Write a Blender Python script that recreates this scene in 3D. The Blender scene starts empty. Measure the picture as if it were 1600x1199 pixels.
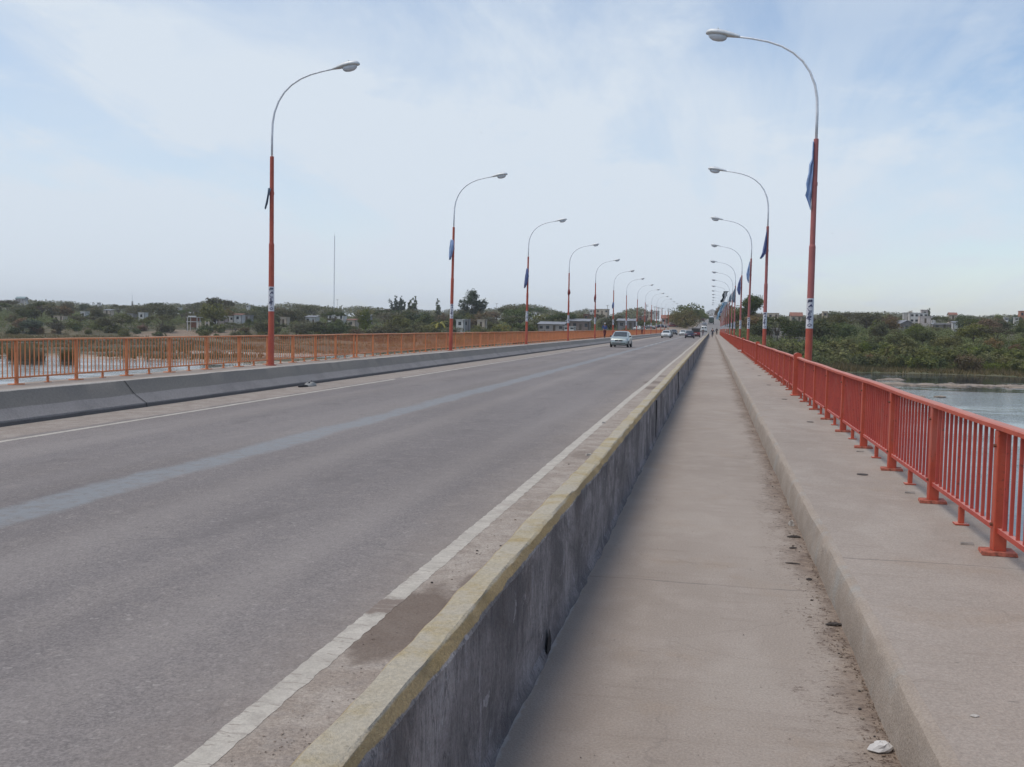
import bpy, math, random
import numpy as np
from mathutils import Vector, Matrix
SC = bpy.context.scene
COL = SC.collection
R = math.radians
random.seed(7)
RNG = np.random.default_rng(11)

# ------------------------------------------------------------------ camera, sky, sun, exposure
CAM_Z = 1.68
HAZE = .00018
_v = np.array([(1113-800)/1555., -(514-599.5)/1555., 1.]); _v /= np.linalg.norm(_v)
_roll = 0.019
_u = np.array([math.sin(_roll), math.cos(_roll), 0.]); _u[2] = -(_u@_v)/_v[2]; _u /= np.linalg.norm(_u)
_r = np.cross(_u, _v)
if _r[0] < 0: _r = -_r
cam_d = bpy.data.cameras.new('camera'); cam = bpy.data.objects.new('camera', cam_d); COL.objects.link(cam)
cam_d.sensor_width = 36.0; cam_d.lens = 35.0; cam_d.clip_start = 0.05; cam_d.clip_end = 9000
cam_right = Vector((_r[0], _v[0], _u[0])); cam_up = Vector((_r[1], _v[1], _u[1])); cam_fwd = Vector((_r[2], _v[2], _u[2]))
m = Matrix((cam_right, cam_up, -cam_fwd)).transposed().to_4x4(); m.translation = Vector((0, 0, CAM_Z))
cam.matrix_world = m
SC.camera = cam
SC.render.resolution_x = 1024; SC.render.resolution_y = 767

SUN_EL = R(67); SUN_AZ = Vector((-0.93, -0.36))       # the sun stands to the left, slightly behind
sd = Vector((SUN_AZ.x*math.cos(SUN_EL), SUN_AZ.y*math.cos(SUN_EL), math.sin(SUN_EL))).normalized()
sun_d = bpy.data.lights.new('sun', 'SUN'); sun = bpy.data.objects.new('sun', sun_d); COL.objects.link(sun)
sun_d.energy = 1.5; sun_d.angle = R(30.0); sun_d.color = (1.0, 0.90, 0.78)
sun.rotation_euler = (-sd).to_track_quat('-Z', 'Y').to_euler(); sun.location = (-40, -10, 60)

W = bpy.data.worlds.new('World'); SC.world = W; W.use_nodes = True
nt = W.node_tree; nt.nodes.clear()
def wn(t, **k):
    n = nt.nodes.new(t)
    for a, b in k.items(): setattr(n, a, b)
    return n
wo = wn('ShaderNodeOutputWorld'); bg = wn('ShaderNodeBackground'); bg.inputs['Strength'].default_value = 0.115
sky = wn('ShaderNodeTexSky', sky_type='NISHITA', sun_disc=False)
sky.sun_elevation = SUN_EL; sky.sun_rotation = math.atan2(SUN_AZ.x, SUN_AZ.y); sky.air_density = 1.0; sky.dust_density = 0.5; sky.ozone_density = 1.6
tc = wn('ShaderNodeTexCoord'); sep = wn('ShaderNodeSeparateXYZ'); nt.links.new(tc.outputs['Generated'], sep.inputs[0])
def wmath(op, a, b=None, clamp=False):
    n = wn('ShaderNodeMath', operation=op, use_clamp=clamp)
    for i, s in enumerate((a, b)):
        if s is None: continue
        if isinstance(s, (int, float)): n.inputs[i].default_value = s
        else: nt.links.new(s, n.inputs[i])
    return n.outputs[0]
zz = wmath('ADD', wmath('MAXIMUM', sep.outputs['Z'], 0.0), 0.16)     # cloud sheet seen in perspective
cx = wmath('DIVIDE', sep.outputs['X'], zz); cy = wmath('DIVIDE', sep.outputs['Y'], zz)
cmb = wn('ShaderNodeCombineXYZ'); nt.links.new(cx, cmb.inputs[0]); nt.links.new(cy, cmb.inputs[1])
def wnoise(scale, detail, rough, off, dist=0.0, sx=1.0, sy=1.0, rot=0.0):
    mp = wn('ShaderNodeMapping'); mp.inputs['Location'].default_value = off; mp.inputs['Scale'].default_value = (sx, sy, 1); mp.inputs['Rotation'].default_value = (0, 0, rot)
    nt.links.new(cmb.outputs[0], mp.inputs[0])
    n = wn('ShaderNodeTexNoise'); n.inputs['Scale'].default_value = scale; n.inputs['Detail'].default_value = detail; n.inputs['Roughness'].default_value = rough
    n.inputs['Distortion'].default_value = dist
    nt.links.new(mp.outputs[0], n.inputs['Vector']); return n.outputs['Fac']
def wramp(s, a, b, lo=0.0, hi=1.0):
    n = wn('ShaderNodeMapRange', interpolation_type='SMOOTHSTEP'); nt.links.new(s, n.inputs[0])
    for i, v in enumerate((a, b, lo, hi)): n.inputs[i+1].default_value = v
    return n.outputs[0]
big = wramp(wnoise(0.55, 3, 0.5, (3.1, 1.7, 0), 0.3), 0.36, 0.62)
streak = wramp(wnoise(1.5, 8, 0.62, (0.4, 5.2, 1), 0.5, 1.0, 0.35, 0.5), 0.40, 0.68)
puff = wramp(wnoise(2.6, 7, 0.6, (7.7, 2.2, 2), 0.2), 0.50, 0.72)
low = wramp(sep.outputs['Z'], 0.02, 0.34, 0.66, 0.0)                  # thicker veil low over the horizon
right = wramp(sep.outputs['X'], -0.15, 0.32, 0.06, -0.34)
amt = wmath('ADD', wmath('ADD', wmath('MULTIPLY', big, 0.34), wmath('MULTIPLY', streak, 0.50)), wmath('ADD', wmath('MULTIPLY', puff, 0.30), low))
amt = wmath('ADD', amt, right, True)
amt = wmath('MINIMUM', wmath('ADD', amt, 0.04), 0.98)
mix = wn('ShaderNodeMix', data_type='RGBA'); nt.links.new(amt, mix.inputs['Factor'])
nt.links.new(sky.outputs[0], mix.inputs[6]); mix.inputs[7].default_value = (4.60, 5.12, 5.72, 1)
nt.links.new(mix.outputs[2], bg.inputs['Color']); nt.links.new(bg.outputs[0], wo.inputs['Surface'])

SC.view_settings.view_transform = 'Standard'; SC.view_settings.look = 'None'; SC.view_settings.gamma = 1.0
SC.view_settings.exposure = 0.42
SC.render.engine = 'CYCLES'
SC.cycles.volume_bounces = 0

# ------------------------------------------------------------------ helpers
def tag(o, label=None, cat=None, group=None, kind=None):
    if label: o['label'] = label
    if cat: o['category'] = cat
    if group: o['group'] = group
    if kind: o['kind'] = kind
    return o
def empty(name, loc=(0, 0, 0), rz=0.0, label=None, cat=None, group=None):
    o = bpy.data.objects.new(name, None); COL.objects.link(o); o.location = loc; o.rotation_euler = (0, 0, rz)
    o.empty_display_size = 0.2
    return tag(o, label, cat, group)
def obj(name, mesh, parent=None, loc=(0, 0, 0)):
    o = bpy.data.objects.new(name, mesh); COL.objects.link(o); o.location = loc
    if parent: o.parent = parent
    return o
def copy_tree(o, parent=None):
    c = o.copy(); COL.objects.link(c); c.parent = parent
    for ch in list(o.children): copy_tree(ch, c)
    return c

class MB:
    def __init__(s): s.v = []; s.f = []
    def add(s, vs, fs):
        b = len(s.v); s.v += [tuple(p) for p in vs]; s.f += [tuple(i+b for i in f) for f in fs]; return s
    def box(s, x0, x1, y0, y1, z0, z1, bev=0.0):
        if bev <= 0:
            return s.add([(x0,y0,z0),(x1,y0,z0),(x1,y1,z0),(x0,y1,z0),(x0,y0,z1),(x1,y0,z1),(x1,y1,z1),(x0,y1,z1)],
                  [(0,3,2,1),(4,5,6,7),(0,1,5,4),(1,2,6,5),(2,3,7,6),(3,0,4,7)])
        b = bev; vs = []
        for z, q in ((z0, b), (z0+b, 0), (z1-b, 0), (z1, b)):
            vs += [(x0+q+(b if not q else 0), y0+q, z), (x1-q-(b if not q else 0), y0+q, z), (x1-q, y0+q+(b if not q else 0), z), (x1-q, y1-q-(b if not q else 0), z),
                   (x1-q-(b if not q else 0), y1-q, z), (x0+q+(b if not q else 0), y1-q, z), (x0+q, y1-q-(b if not q else 0), z), (x0+q, y0+q+(b if not q else 0), z)]
        fs = [tuple(range(7, -1, -1)), tuple(range(24, 32))]
        for k in range(3):
            for i in range(8):
                j = (i+1) % 8; fs.append((k*8+i, k*8+j, k*8+8+j, k*8+8+i))
        return s.add(vs, fs)
    def tube(s, pts, rad, n=8, cap=True):
        pts = [Vector(p) for p in pts]; k = len(pts)
        if not hasattr(rad, '__len__'): rad = [rad]*k
        vs = []; fs = []; ref = Vector((0, 0, 1))
        t0 = (pts[1]-pts[0]).normalized()
        a = t0.orthogonal().normalized() if abs(t0.z) > .9 else t0.cross(ref).normalized()
        for i, p in enumerate(pts):
            t = (pts[min(i+1, k-1)]-pts[max(i-1, 0)]).normalized()
            a = (a - t*a.dot(t)).normalized(); b = t.cross(a)
            for j in range(n):
                w = 2*math.pi*j/n; vs.append(p + (a*math.cos(w)+b*math.sin(w))*rad[i])
        for i in range(k-1):
            for j in range(n):
                jj = (j+1) % n; fs.append((i*n+j, i*n+jj, (i+1)*n+jj, (i+1)*n+j))
        if cap: fs.append(tuple(range(n-1, -1, -1))); fs.append(tuple(range((k-1)*n, k*n)))
        return s.add(vs, fs)
    def rings(s, rings, closed=True, cap=True):
        n = len(rings[0]); vs = [p for r_ in rings for p in r_]; fs = []
        for i in range(len(rings)-1):
            for j in range(n if closed else n-1):
                jj = (j+1) % n; fs.append((i*n+j, i*n+jj, (i+1)*n+jj, (i+1)*n+j))
        if cap and closed: fs.append(tuple(range(n-1, -1, -1))); fs.append(tuple(range((len(rings)-1)*n, len(rings)*n)))
        return s.add(vs, fs)
    def mesh(s, name, mat, smooth=False):
        me = bpy.data.meshes.new(name); me.from_pydata(s.v, [], s.f); me.materials.append(mat)
        if smooth: me.polygons.foreach_set('use_smooth', [True]*len(me.polygons))
        me.update(); return me
    def build(s, name, mat, parent=None, loc=(0, 0, 0), smooth=False):
        return obj(name, s.mesh(name, mat, smooth), parent, loc)

def quads_mesh(name, V, mat, n=4):
    """V: (k*n,3) array; every n vertices make one face"""
    k = len(V)//n
    me = bpy.data.meshes.new(name); me.vertices.add(len(V)); me.vertices.foreach_set('co', np.asarray(V, dtype=np.float32).ravel())
    me.loops.add(len(V)); me.loops.foreach_set('vertex_index', np.arange(len(V), dtype=np.int32))
    me.polygons.add(k); me.polygons.foreach_set('loop_start', np.arange(0, len(V), n, dtype=np.int32))
    me.update(calc_edges=True); me.materials.append(mat); me.validate(); return me

# ------------------------------------------------------------------ materials
class NT:
    def __init__(s, name):
        s.m = bpy.data.materials.new(name); s.m.use_nodes = True; s.t = s.m.node_tree
        s.b = s.t.nodes['Principled BSDF']; s.geo = None
    def n(s, t, **k):
        n = s.t.nodes.new(t)
        for a, b in k.items(): setattr(n, a, b)
        return n
    def L(s, a, b): s.t.links.new(a, b)
    def put(s, sock, v):
        if isinstance(v, (int, float)): sock.default_value = v
        elif isinstance(v, (tuple, list)): sock.default_value = tuple(v) if len(v) == 4 else (v[0], v[1], v[2], 1)
        else: s.L(v, sock)
    def pos(s, kind='Position'):
        g = s.n('ShaderNodeNewGeometry'); return g.outputs[kind]
    def objc(s): return s.n('ShaderNodeTexCoord').outputs['Object']
    def noise(s, vec, scale, detail=4, rough=0.55, sc=(1, 1, 1), dist=0, off=(0, 0, 0)):
        mp = s.n('ShaderNodeMapping'); mp.inputs['Scale'].default_value = sc; mp.inputs['Location'].default_value = off; s.L(vec, mp.inputs[0])
        n = s.n('ShaderNodeTexNoise'); n.inputs['Scale'].default_value = scale; n.inputs['Detail'].default_value = detail
        n.inputs['Roughness'].default_value = rough; n.inputs['Distortion'].default_value = dist
        s.L(mp.outputs[0], n.inputs['Vector']); return n.outputs['Fac']
    def rng(s, v, a, b, lo=0., hi=1., smooth=True):
        n = s.n('ShaderNodeMapRange'); n.interpolation_type = 'SMOOTHSTEP' if smooth else 'LINEAR'; s.put(n.inputs[0], v)
        for i, x in enumerate((a, b, lo, hi)): n.inputs[i+1].default_value = x
        return n.outputs[0]
    def mix(s, f, a, b):
        n = s.n('ShaderNodeMix', data_type='RGBA'); s.put(n.inputs[0], f); s.put(n.inputs[6], a); s.put(n.inputs[7], b); return n.outputs[2]
    def math(s, op, a, b=0.0, clamp=False):
        n = s.n('ShaderNodeMath', operation=op, use_clamp=clamp); s.put(n.inputs[0], a); s.put(n.inputs[1], b); return n.outputs[0]
    def xyz(s, v):
        n = s.n('ShaderNodeSeparateXYZ'); s.L(v, n.inputs[0]); return n.outputs
    def col(s, v): s.put(s.b.inputs['Base Color'], v); return s
    def rough(s, v): s.put(s.b.inputs['Roughness'], v); return s
    def bump(s, h, strength=0.3, dist=0.02):
        n = s.n('ShaderNodeBump'); n.inputs['Strength'].default_value = strength; n.inputs['Distance'].default_value = dist
        s.L(h, n.inputs['Height']); s.L(n.outputs[0], s.b.inputs['Normal']); return s
    def scalecol(s, c, f):
        n = s.n('ShaderNodeMix', data_type='RGBA', blend_type='MULTIPLY'); n.inputs[0].default_value = 1
        s.put(n.inputs[6], c)
        cc = s.n('ShaderNodeCombineXYZ'); [s.L(f, cc.inputs[i]) for i in range(3)]
        s.L(cc.outputs[0], n.inputs[7]); return n.outputs[2]

def simple(name, c, rough=0.6, metal=0.0, var=0.12, scale=6.0, spec=None):
    t = NT(name); f = t.rng(t.noise(t.objc(), scale, 5, 0.6), 0.3, 0.7, 1-var, 1+var)
    t.col(t.scalecol(c, f)); t.rough(rough); t.b.inputs['Metallic'].default_value = metal
    if spec is not None: t.b.inputs['Specular IOR Level'].default_value = spec
    return t.m

def band(t, x, a, b, w):
    """1 between a and b with soft edges of width w"""
    return t.math('MULTIPLY', t.rng(x, a-w, a+w), t.rng(x, b-w, b+w, 1., 0.))

# road
def mat_road():
    t = NT('asphalt'); p = t.pos(); X, Y, Z = t.xyz(p)
    grain = t.noise(p, 70, 2, 0.7); mid = t.noise(p, 5, 5, 0.6); large = t.noise(p, 0.35, 4, 0.55, (1, .3, 1)); lanes = t.noise(p, 1.1, 3, 0.5, (1, .03, 1))
    c = t.mix(t.rng(large, .35, .65), (.180, .157, .143), (.228, .202, .186))
    c = t.mix(t.math('MULTIPLY', t.rng(lanes, .42, .62), .55), c, (.172, .153, .146))
    c = t.mix(t.math('MULTIPLY', t.rng(mid, .5, .75), .35), c, (.29, .255, .225))
    c = t.scalecol(c, t.rng(grain, .28, .72, .66, 1.36, False))
    c = t.scalecol(c, t.rng(t.noise(p, 24, 5, .75, off=(3, 7, 1)), .3, .7, .86, 1.15, False))
    # lighter gritty specks
    sp = t.noise(p, 22, 1, 0.4, off=(5, 5, 5)); c = t.mix(t.math('MULTIPLY', t.rng(sp, .70, .75), .55), c, (.36, .33, .30)); pit = t.noise(p, 9, 4, .65, (2.2, .7, 1), off=(1, 2, 8)); c = t.mix(t.math('MULTIPLY', t.rng(pit, .69, .73), .7), c, (.06, .054, .052))
    c = t.mix(t.math('MULTIPLY', t.rng(t.noise(p, .8, 6, .7, (1, .12, 1), off=(4, 1, 0)), .55, .66), .35), c, (.125, .112, .110))
    # dark cracks
    vo = t.n('ShaderNodeTexVoronoi', feature='DISTANCE_TO_EDGE'); vo.inputs['Scale'].default_value = 0.6
    mp = t.n('ShaderNodeMapping'); mp.inputs['Scale'].default_value = (1, .5, 1); 
    wob = t.n('ShaderNodeTexNoise'); wob.inputs['Scale'].default_value = 2.0; wob.inputs['Detail'].default_value = 4; t.L(p, wob.inputs['Vector'])
    va = t.n('ShaderNodeVectorMath', operation='ADD'); t.L(p, va.inputs[0]); t.L(wob.outputs['Color'], va.inputs[1]); t.L(va.outputs[0], mp.inputs[0]); t.L(mp.outputs[0], vo.inputs['Vector'])
    cr = t.math('MULTIPLY', t.rng(vo.outputs[0], .0, .012, 1., 0.), t.rng(t.noise(p, .5, 2, .5, off=(9, 2, 0)), .53, .62))
    c = t.mix(t.math('MULTIPLY', cr, .30), c, (.09, .082, .08))
    # oil drips between the wheel tracks
    for x0 in (-4.05, -8.2):
        ob = t.math('MULTIPLY', band(t, t.math('ADD', X, t.math('MULTIPLY', t.noise(p, 1.5, 4, .6, off=(6, 1, 0)), .4)), x0-.15, x0+.45, .25), t.rng(t.noise(p, 1.6, 6, .7, (1, .5, 1), off=(x0, 3, 0)), .50, .66))
        c = t.mix(t.math('MULTIPLY', ob, .38), c, (.115, .100, .094))
    for x0, q in ((-3.1, .22), (-5.0, .22), (-7.3, .2), (-9.1, .2)):
        c = t.mix(t.math('MULTIPLY', band(t, X, x0-.2, x0+.2, .25), q), c, (.30, .268, .245))
    # bluish sealed strip down the middle
    e = t.math('MULTIPLY', t.math('SUBTRACT', t.noise(p, 1.3, 5, .65, (1, .5, 1)), .5), .55)
    xb = t.math('ADD', X, e)
    bl = t.math('MULTIPLY', band(t, xb, -6.52, -6.04, .10), t.rng(t.noise(p, 6, 6, .75, off=(3, 1, 0)), .30, .60, .25, .9))
    c = t.mix(t.math('MULTIPLY', bl, .85), c, (.245, .265, .275))
    # transverse joints across the road
    yy = t.math('ADD', Y, t.math('MULTIPLY', t.noise(p, .8, 3, .5), .25))
    for y0 in (40.4, 80.5, 120.5, 161.):
        c = t.mix(t.math('MULTIPLY', band(t, yy, y0, y0+.10, .03), .55), c, (.31, .285, .27))
    # sand and dirt in the gutters
    g = t.math('ADD', X, t.math('MULTIPLY', t.math('SUBTRACT', t.noise(p, 2.2, 6, .65, (1, .35, 1)), .5), .55))
    gr = t.math('ADD', t.rng(g, -2.06, -1.90), t.math('MULTIPLY', t.rng(t.math('ADD', X, t.math('MULTIPLY', t.noise(p, .7, 5, .7, (1, .5, 1)), .9)), -2.3, -1.5), .45), True)
    gl = t.rng(g, -10.35, -10.15, 1., 0.)
    sandc = t.mix(t.rng(t.noise(p, 3.5, 6, .7), .35, .68), (.285, .235, .192), (.385, .335, .283))
    sandc = t.scalecol(sandc, t.rng(t.noise(p, 55, 6, .85), .32, .68, .58, 1.42, False))
    cl = t.noise(p, 26, 5, .7, off=(2, 3, 9)); sandc = t.mix(t.rng(cl, .64, .69), sandc, (.10, .072, .055)); sandc = t.mix(t.rng(cl, .33, .28), sandc, (.42, .37, .32))
    c = t.mix(t.math('MULTIPLY', gr, t.rng(t.noise(p, 9, 4, .6), .25, .55, .7, 1.)), c, sandc)
    c = t.mix(t.math('MULTIPLY', gl, .75), c, sandc)
    # damp brown soil stains by the barrier; the farther patches are painted shade
    for (x0, y0, rx, ry, s) in ((-1.80, 5.85, .23, .85, .75), (-1.55, 6.6, .15, .8, .6), (-1.9, 33.6, .35, .8, .6), (-1.7, 30.5, .3, .9, .6), (-1.8, 38., .3, .8, .5), (-1.7, 14.1, .25, .5, .4)):
        dx = t.math('DIVIDE', t.math('SUBTRACT', X, x0), rx); dy = t.math('DIVIDE', t.math('SUBTRACT', Y, y0), ry)
        d = t.math('ADD', t.math('MULTIPLY', dx, dx), t.math('MULTIPLY', dy, dy))
        d = t.math('ADD', d, t.math('MULTIPLY', t.math('SUBTRACT', t.noise(p, 4, 5, .6), .5), 1.6))
        c = t.mix(t.math('MULTIPLY', t.rng(d, .55, 1.2, 1., 0.), s), c, t.scalecol((.125, .088, .064), t.rng(t.noise(p, 60, 6, .85), .3, .7, .5, 1.5, False)))
    t.col(c).rough(.88); t.bump(t.math('ADD', grain, t.math('MULTIPLY', t.noise(p, 30, 3, .6), .6)), .35, .012)
    return t.m
def mat_line():
    t = NT('road_paint'); p = t.pos()
    X, Y, Z = t.xyz(p)
    wear = t.rng(t.noise(p, 16, 6, .72), .40, .56); lo = t.rng(t.noise(p, 1.6, 3, .5, off=(2, 8, 1)), .35, .62, .25, .9)
    c = t.mix(t.rng(t.noise(p, 5, 5, .6), .3, .7), (.43, .395, .335), (.53, .49, .42))
    c = t.mix(t.math('MULTIPLY', t.math('MULTIPLY', t.math('SUBTRACT', 1.0, wear), lo), .45), c, (.31, .275, .24))
    gx = t.math('ABSOLUTE', t.math('SUBTRACT', t.math('ADD', Y, t.math('MULTIPLY', t.math('SUBTRACT', t.noise(p, 7, 5, .7), .5), .35)), 6.07)); c = t.mix(t.rng(gx, .24, .12), c, (.215, .170, .138))
    c = t.scalecol(c, t.rng(t.noise(p, 60, 4, .8), .3, .7, .84, 1.14, False))
    cr = t.noise(p, 9, 3, .5, (.6, 3, 1)); c = t.mix(t.math('MULTIPLY', t.rng(cr, .60, .64), t.rng(cr, .64, .68, 1., 0.)), c, (.3, .26, .22))
    c = t.mix(t.rng(t.noise(p, 2.0, 4, .6, off=(1, 1, 4)), .60, .70), c, (.40, .35, .30))
    t.col(c).rough(.8); t.bump(t.noise(p, 60, 3, .7), .3, .01); return t.m
def mat_walk(name, soil, z=0):
    t = NT(name); p = t.pos(); X, Y, Z = t.xyz(p)
    grain = t.noise(p, 85, 2, .7); mid = t.noise(p, 3.2, 6, .62, (1, .8, 1)); large = t.noise(p, .5, 4, .5, (1, .35, 1)); streak = t.noise(p, 3.0, 5, .6, (.5, 3.5, 1))
    c = t.mix(t.rng(large, .32, .68), (.295, .246, .202), (.356, .302, .252))
    c = t.mix(t.math('MULTIPLY', t.rng(mid, .42, .70), .5), c, (.392, .335, .284))
    c = t.mix(t.math('MULTIPLY', t.rng(streak, .55, .72), .35), c, (.235, .190, .152))
    c = t.mix(t.math('MULTIPLY', t.rng(t.noise(p, 1.3, 5, .65, off=(4, 4, 4)), .55, .70), .42), c, (.315, .245, .182))
    pt = t.noise(p, .9, 3, .4, (1, .5, 1), off=(8, 3, 1)); c = t.mix(t.math('MULTIPLY', t.rng(pt, .58, .64), .25), c, (.42, .37, .315))
    c = t.scalecol(c, t.rng(grain, .25, .75, .78, 1.22, False))
    fl = t.noise(p, 30, 3, .6, (.7, 1.6, 1), off=(7, 7, 7)); c = t.mix(t.math('MULTIPLY', t.rng(fl, .62, .70), .30), c, (.17, .145, .13)); c = t.mix(t.math('MULTIPLY', t.rng(fl, .36, .28), .35), c, (.42, .38, .34))
    dk = t.noise(p, 13, 3, .5, (.6, 2.2, 1), off=(2, 9, 0)); c = t.mix(t.math('MULTIPLY', t.rng(dk, .70, .76), .55), c, (.13, .112, .098))
    # construction joints
    jy = t.n('ShaderNodeMath', operation='PINGPONG'); t.L(t.math('ADD', Y, t.math('MULTIPLY', t.noise(p, 1.2, 4, .6), .12)), jy.inputs[0]); jy.inputs[1].default_value = 3.333 if soil else 3.333
    c = t.mix(t.math('MULTIPLY', t.rng(jy.outputs[0], .0, .020, 1., 0.), t.rng(t.noise(p, 2.5, 4, .6, off=(6, 6, 0)), .4, .6, .35, .8)), c, (.15, .13, .115))
    wob = t.n('ShaderNodeTexNoise'); wob.inputs['Scale'].default_value = 3.5; wob.inputs['Detail'].default_value = 6; t.L(p, wob.inputs['Vector'])
    va = t.n('ShaderNodeVectorMath', operation='MULTIPLY_ADD'); t.L(wob.outputs['Color'], va.inputs[0]); va.inputs[1].default_value = (.35, .35, .35); t.L(p, va.inputs[2])
    vo = t.n('ShaderNodeTexVoronoi', feature='DISTANCE_TO_EDGE'); vo.inputs['Scale'].default_value = .55; t.L(va.outputs[0], vo.inputs['Vector'])
    c = t.mix(t.math('MULTIPLY', t.math('MULTIPLY', t.rng(vo.outputs[0], .0, .006, 1., 0.), t.rng(t.noise(p, .8, 3, .5, off=(3, 3, 6)), .50, .60)), .22), c, (.14, .118, .10))
    if soil:
        g = t.math('ADD', X, t.math('MULTIPLY', t.math('SUBTRACT', t.noise(p, 2.6, 6, .68, (1, .45, 1)), .5), .85))
        so = t.mix(t.rng(t.noise(p, 9, 6, .7), .35, .65), (.118, .082, .060), (.262, .198, .148))
        c = t.mix(t.math('MULTIPLY', t.rng(g, .50, .80), .85), c, so)
        cr = t.noise(p, 16, 7, .8, (1.2, 2.4, 1), 1.2, off=(1, 7, 3))
        c = t.mix(t.math('MULTIPLY', t.math('MULTIPLY', t.rng(g, .40, .62), t.rng(cr, .545, .585)), .9), c, (.075, .045, .030))
        c = t.mix(t.math('MULTIPLY', t.rng(t.math('ADD', X, t.math('MULTIPLY', t.noise(p, 2.2, 6, .65, (1, .5, 1)), .40)), -.10, -.50), .4), c, (.30, .23, .175))
        c = t.mix(t.math('MULTIPLY', t.rng(t.math('ADD', X, t.math('MULTIPLY', t.noise(p, 12, 5, .6), .06)), -.725, -.745), .6), c, (.42, .39, .36))
    t.col(c).rough(.9); t.bump(t.math('ADD', grain, t.math('MULTIPLY', mid, 1.5)), .32, .012); return t.m
def mat_curb():
    t = NT('curb_concrete'); p = t.pos(); X, Y, Z = t.xyz(p)
    mid = t.noise(p, 5, 6, .65, (1, .6, 1)); c = t.mix(t.rng(mid, .35, .68), (.31, .258, .210), (.372, .315, .262))
    c = t.mix(t.math('MULTIPLY', t.rng(t.math('ADD', Z, t.math('MULTIPLY', t.noise(p, 7, 5, .6), .1)), .225, .255), .35), c, (.37, .30, .235))
    c = t.mix(t.math('MULTIPLY', t.rng(t.noise(p, 1.7, 5, .6, off=(3, 0, 9)), .52, .68), .6), c, (.34, .335, .31))
    c = t.scalecol(c, t.rng(t.noise(p, 80, 3, .75), .25, .75, .82, 1.18))
    t.col(c).rough(.9); t.bump(t.math('ADD', mid, t.noise(p, 60, 3, .7)), .5, .015); return t.m
def mat_barrier():
    t = NT('stained_barrier_concrete'); p = t.pos(); X, Y, Z = t.xyz(p)
    # base plaster with dark mould streaks running down
    st = t.noise(p, 2.4, 8, .68, (1, .75, .9), .8); st2 = t.noise(p, 7.0, 7, .72, (1, .85, .8), .8, off=(3, 3, 3)); patch = t.noise(p, 1.3, 6, .66, (1, .6, .9), .5, off=(8, 1, 2)); drip = t.noise(p, 5.0, 5, .6, (1, 1.1, .20), .2, off=(1, 4, 4))
    c = t.mix(t.rng(st, .38, .60), (.150, .138, .136), (.335, .310, .300))
    c = t.mix(t.math('MULTIPLY', t.rng(patch, .46, .62), .55), c, (.098, .090, .090))
    c = t.mix(t.math('MULTIPLY', t.rng(st2, .60, .67), .65), c, (.42, .405, .41))
    c = t.mix(t.math('MULTIPLY', t.math('MULTIPLY', t.rng(drip, .60, .66), t.rng(st2, .45, .6)), .55), c, (.44, .42, .43))
    c = t.mix(t.math('MULTIPLY', t.rng(drip, .40, .33), .5), c, (.075, .070, .078))
    cc = t.noise(p, 5.0, 6, .7, (1, 1.8, .3), .8, off=(1, 6, 7)); c = t.mix(t.math('MULTIPLY', t.math('MULTIPLY', t.rng(cc, .485, .50), t.rng(cc, .505, .52, 1., 0.)), .6), c, (.05, .05, .054))
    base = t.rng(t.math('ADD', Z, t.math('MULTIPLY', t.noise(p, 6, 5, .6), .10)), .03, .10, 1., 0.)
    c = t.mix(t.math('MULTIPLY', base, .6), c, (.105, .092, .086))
    c = t.scalecol(c, t.rng(t.noise(p, 60, 3, .75), .25, .75, .8, 1.2))
    # road side face: plain grey concrete
    # yellow paint on the crest
    zt = t.math('ADD', Z, t.math('MULTIPLY', t.math('SUBTRACT', t.noise(p, 7, 5, .65, (1, .6, 1)), .5), .035))
    yf = t.rng(zt, .618, .624)
    ye = t.mix(t.rng(t.noise(p, 4.5, 6, .65), .33, .62), (.375, .290, .145), (.430, .370, .255))
    ye = t.mix(t.math('MULTIPLY', t.rng(t.noise(p, 2.2, 6, .7, off=(5, 5, 1)), .42, .58), .75), ye, (.44, .395, .315))
    ye = t.mix(t.math('MULTIPLY', t.rng(Z, .659, .650), .8), ye, (.33, .225, .085))  # golden edge paint, darkened to carry the shade on that side
    ye = t.mix(t.math('MULTIPLY', t.rng(t.noise(p, 26, 4, .65), .64, .70), .5), ye, (.17, .14, .09))
    ye = t.scalecol(ye, t.rng(t.noise(p, 70, 3, .7), .25, .75, .85, 1.15))
    c = t.mix(yf, c, ye)
    t.col(c).rough(.9)
    h = t.math('ADD', t.math('MULTIPLY', st2, .9), t.math('ADD', t.noise(p, 45, 4, .75), t.math('MULTIPLY', cc, 1.0)))
    t.bump(h, .6, .02); return t.m
def mat_far_barrier():
    t = NT('dark_barrier_concrete'); p = t.pos(); X, Y, Z = t.xyz(p)
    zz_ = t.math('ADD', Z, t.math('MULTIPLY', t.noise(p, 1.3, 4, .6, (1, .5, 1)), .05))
    c = t.mix(t.rng(zz_, .135, .15), (.255, .236, .222), (.165, .154, .136))  # steep upper half darker, sky-facing slope lighter: shading put into the colour
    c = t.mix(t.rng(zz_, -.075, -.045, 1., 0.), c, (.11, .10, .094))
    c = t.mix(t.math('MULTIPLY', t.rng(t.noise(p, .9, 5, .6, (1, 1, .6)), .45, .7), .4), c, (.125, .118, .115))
    # pale crest
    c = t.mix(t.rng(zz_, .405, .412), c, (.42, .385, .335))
    c = t.scalecol(c, t.rng(t.noise(p, 25, 4, .7), .25, .75, .85, 1.15))
    t.col(c).rough(.85); t.bump(t.noise(p, 20, 4, .7), .3, .02); return t.m
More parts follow.
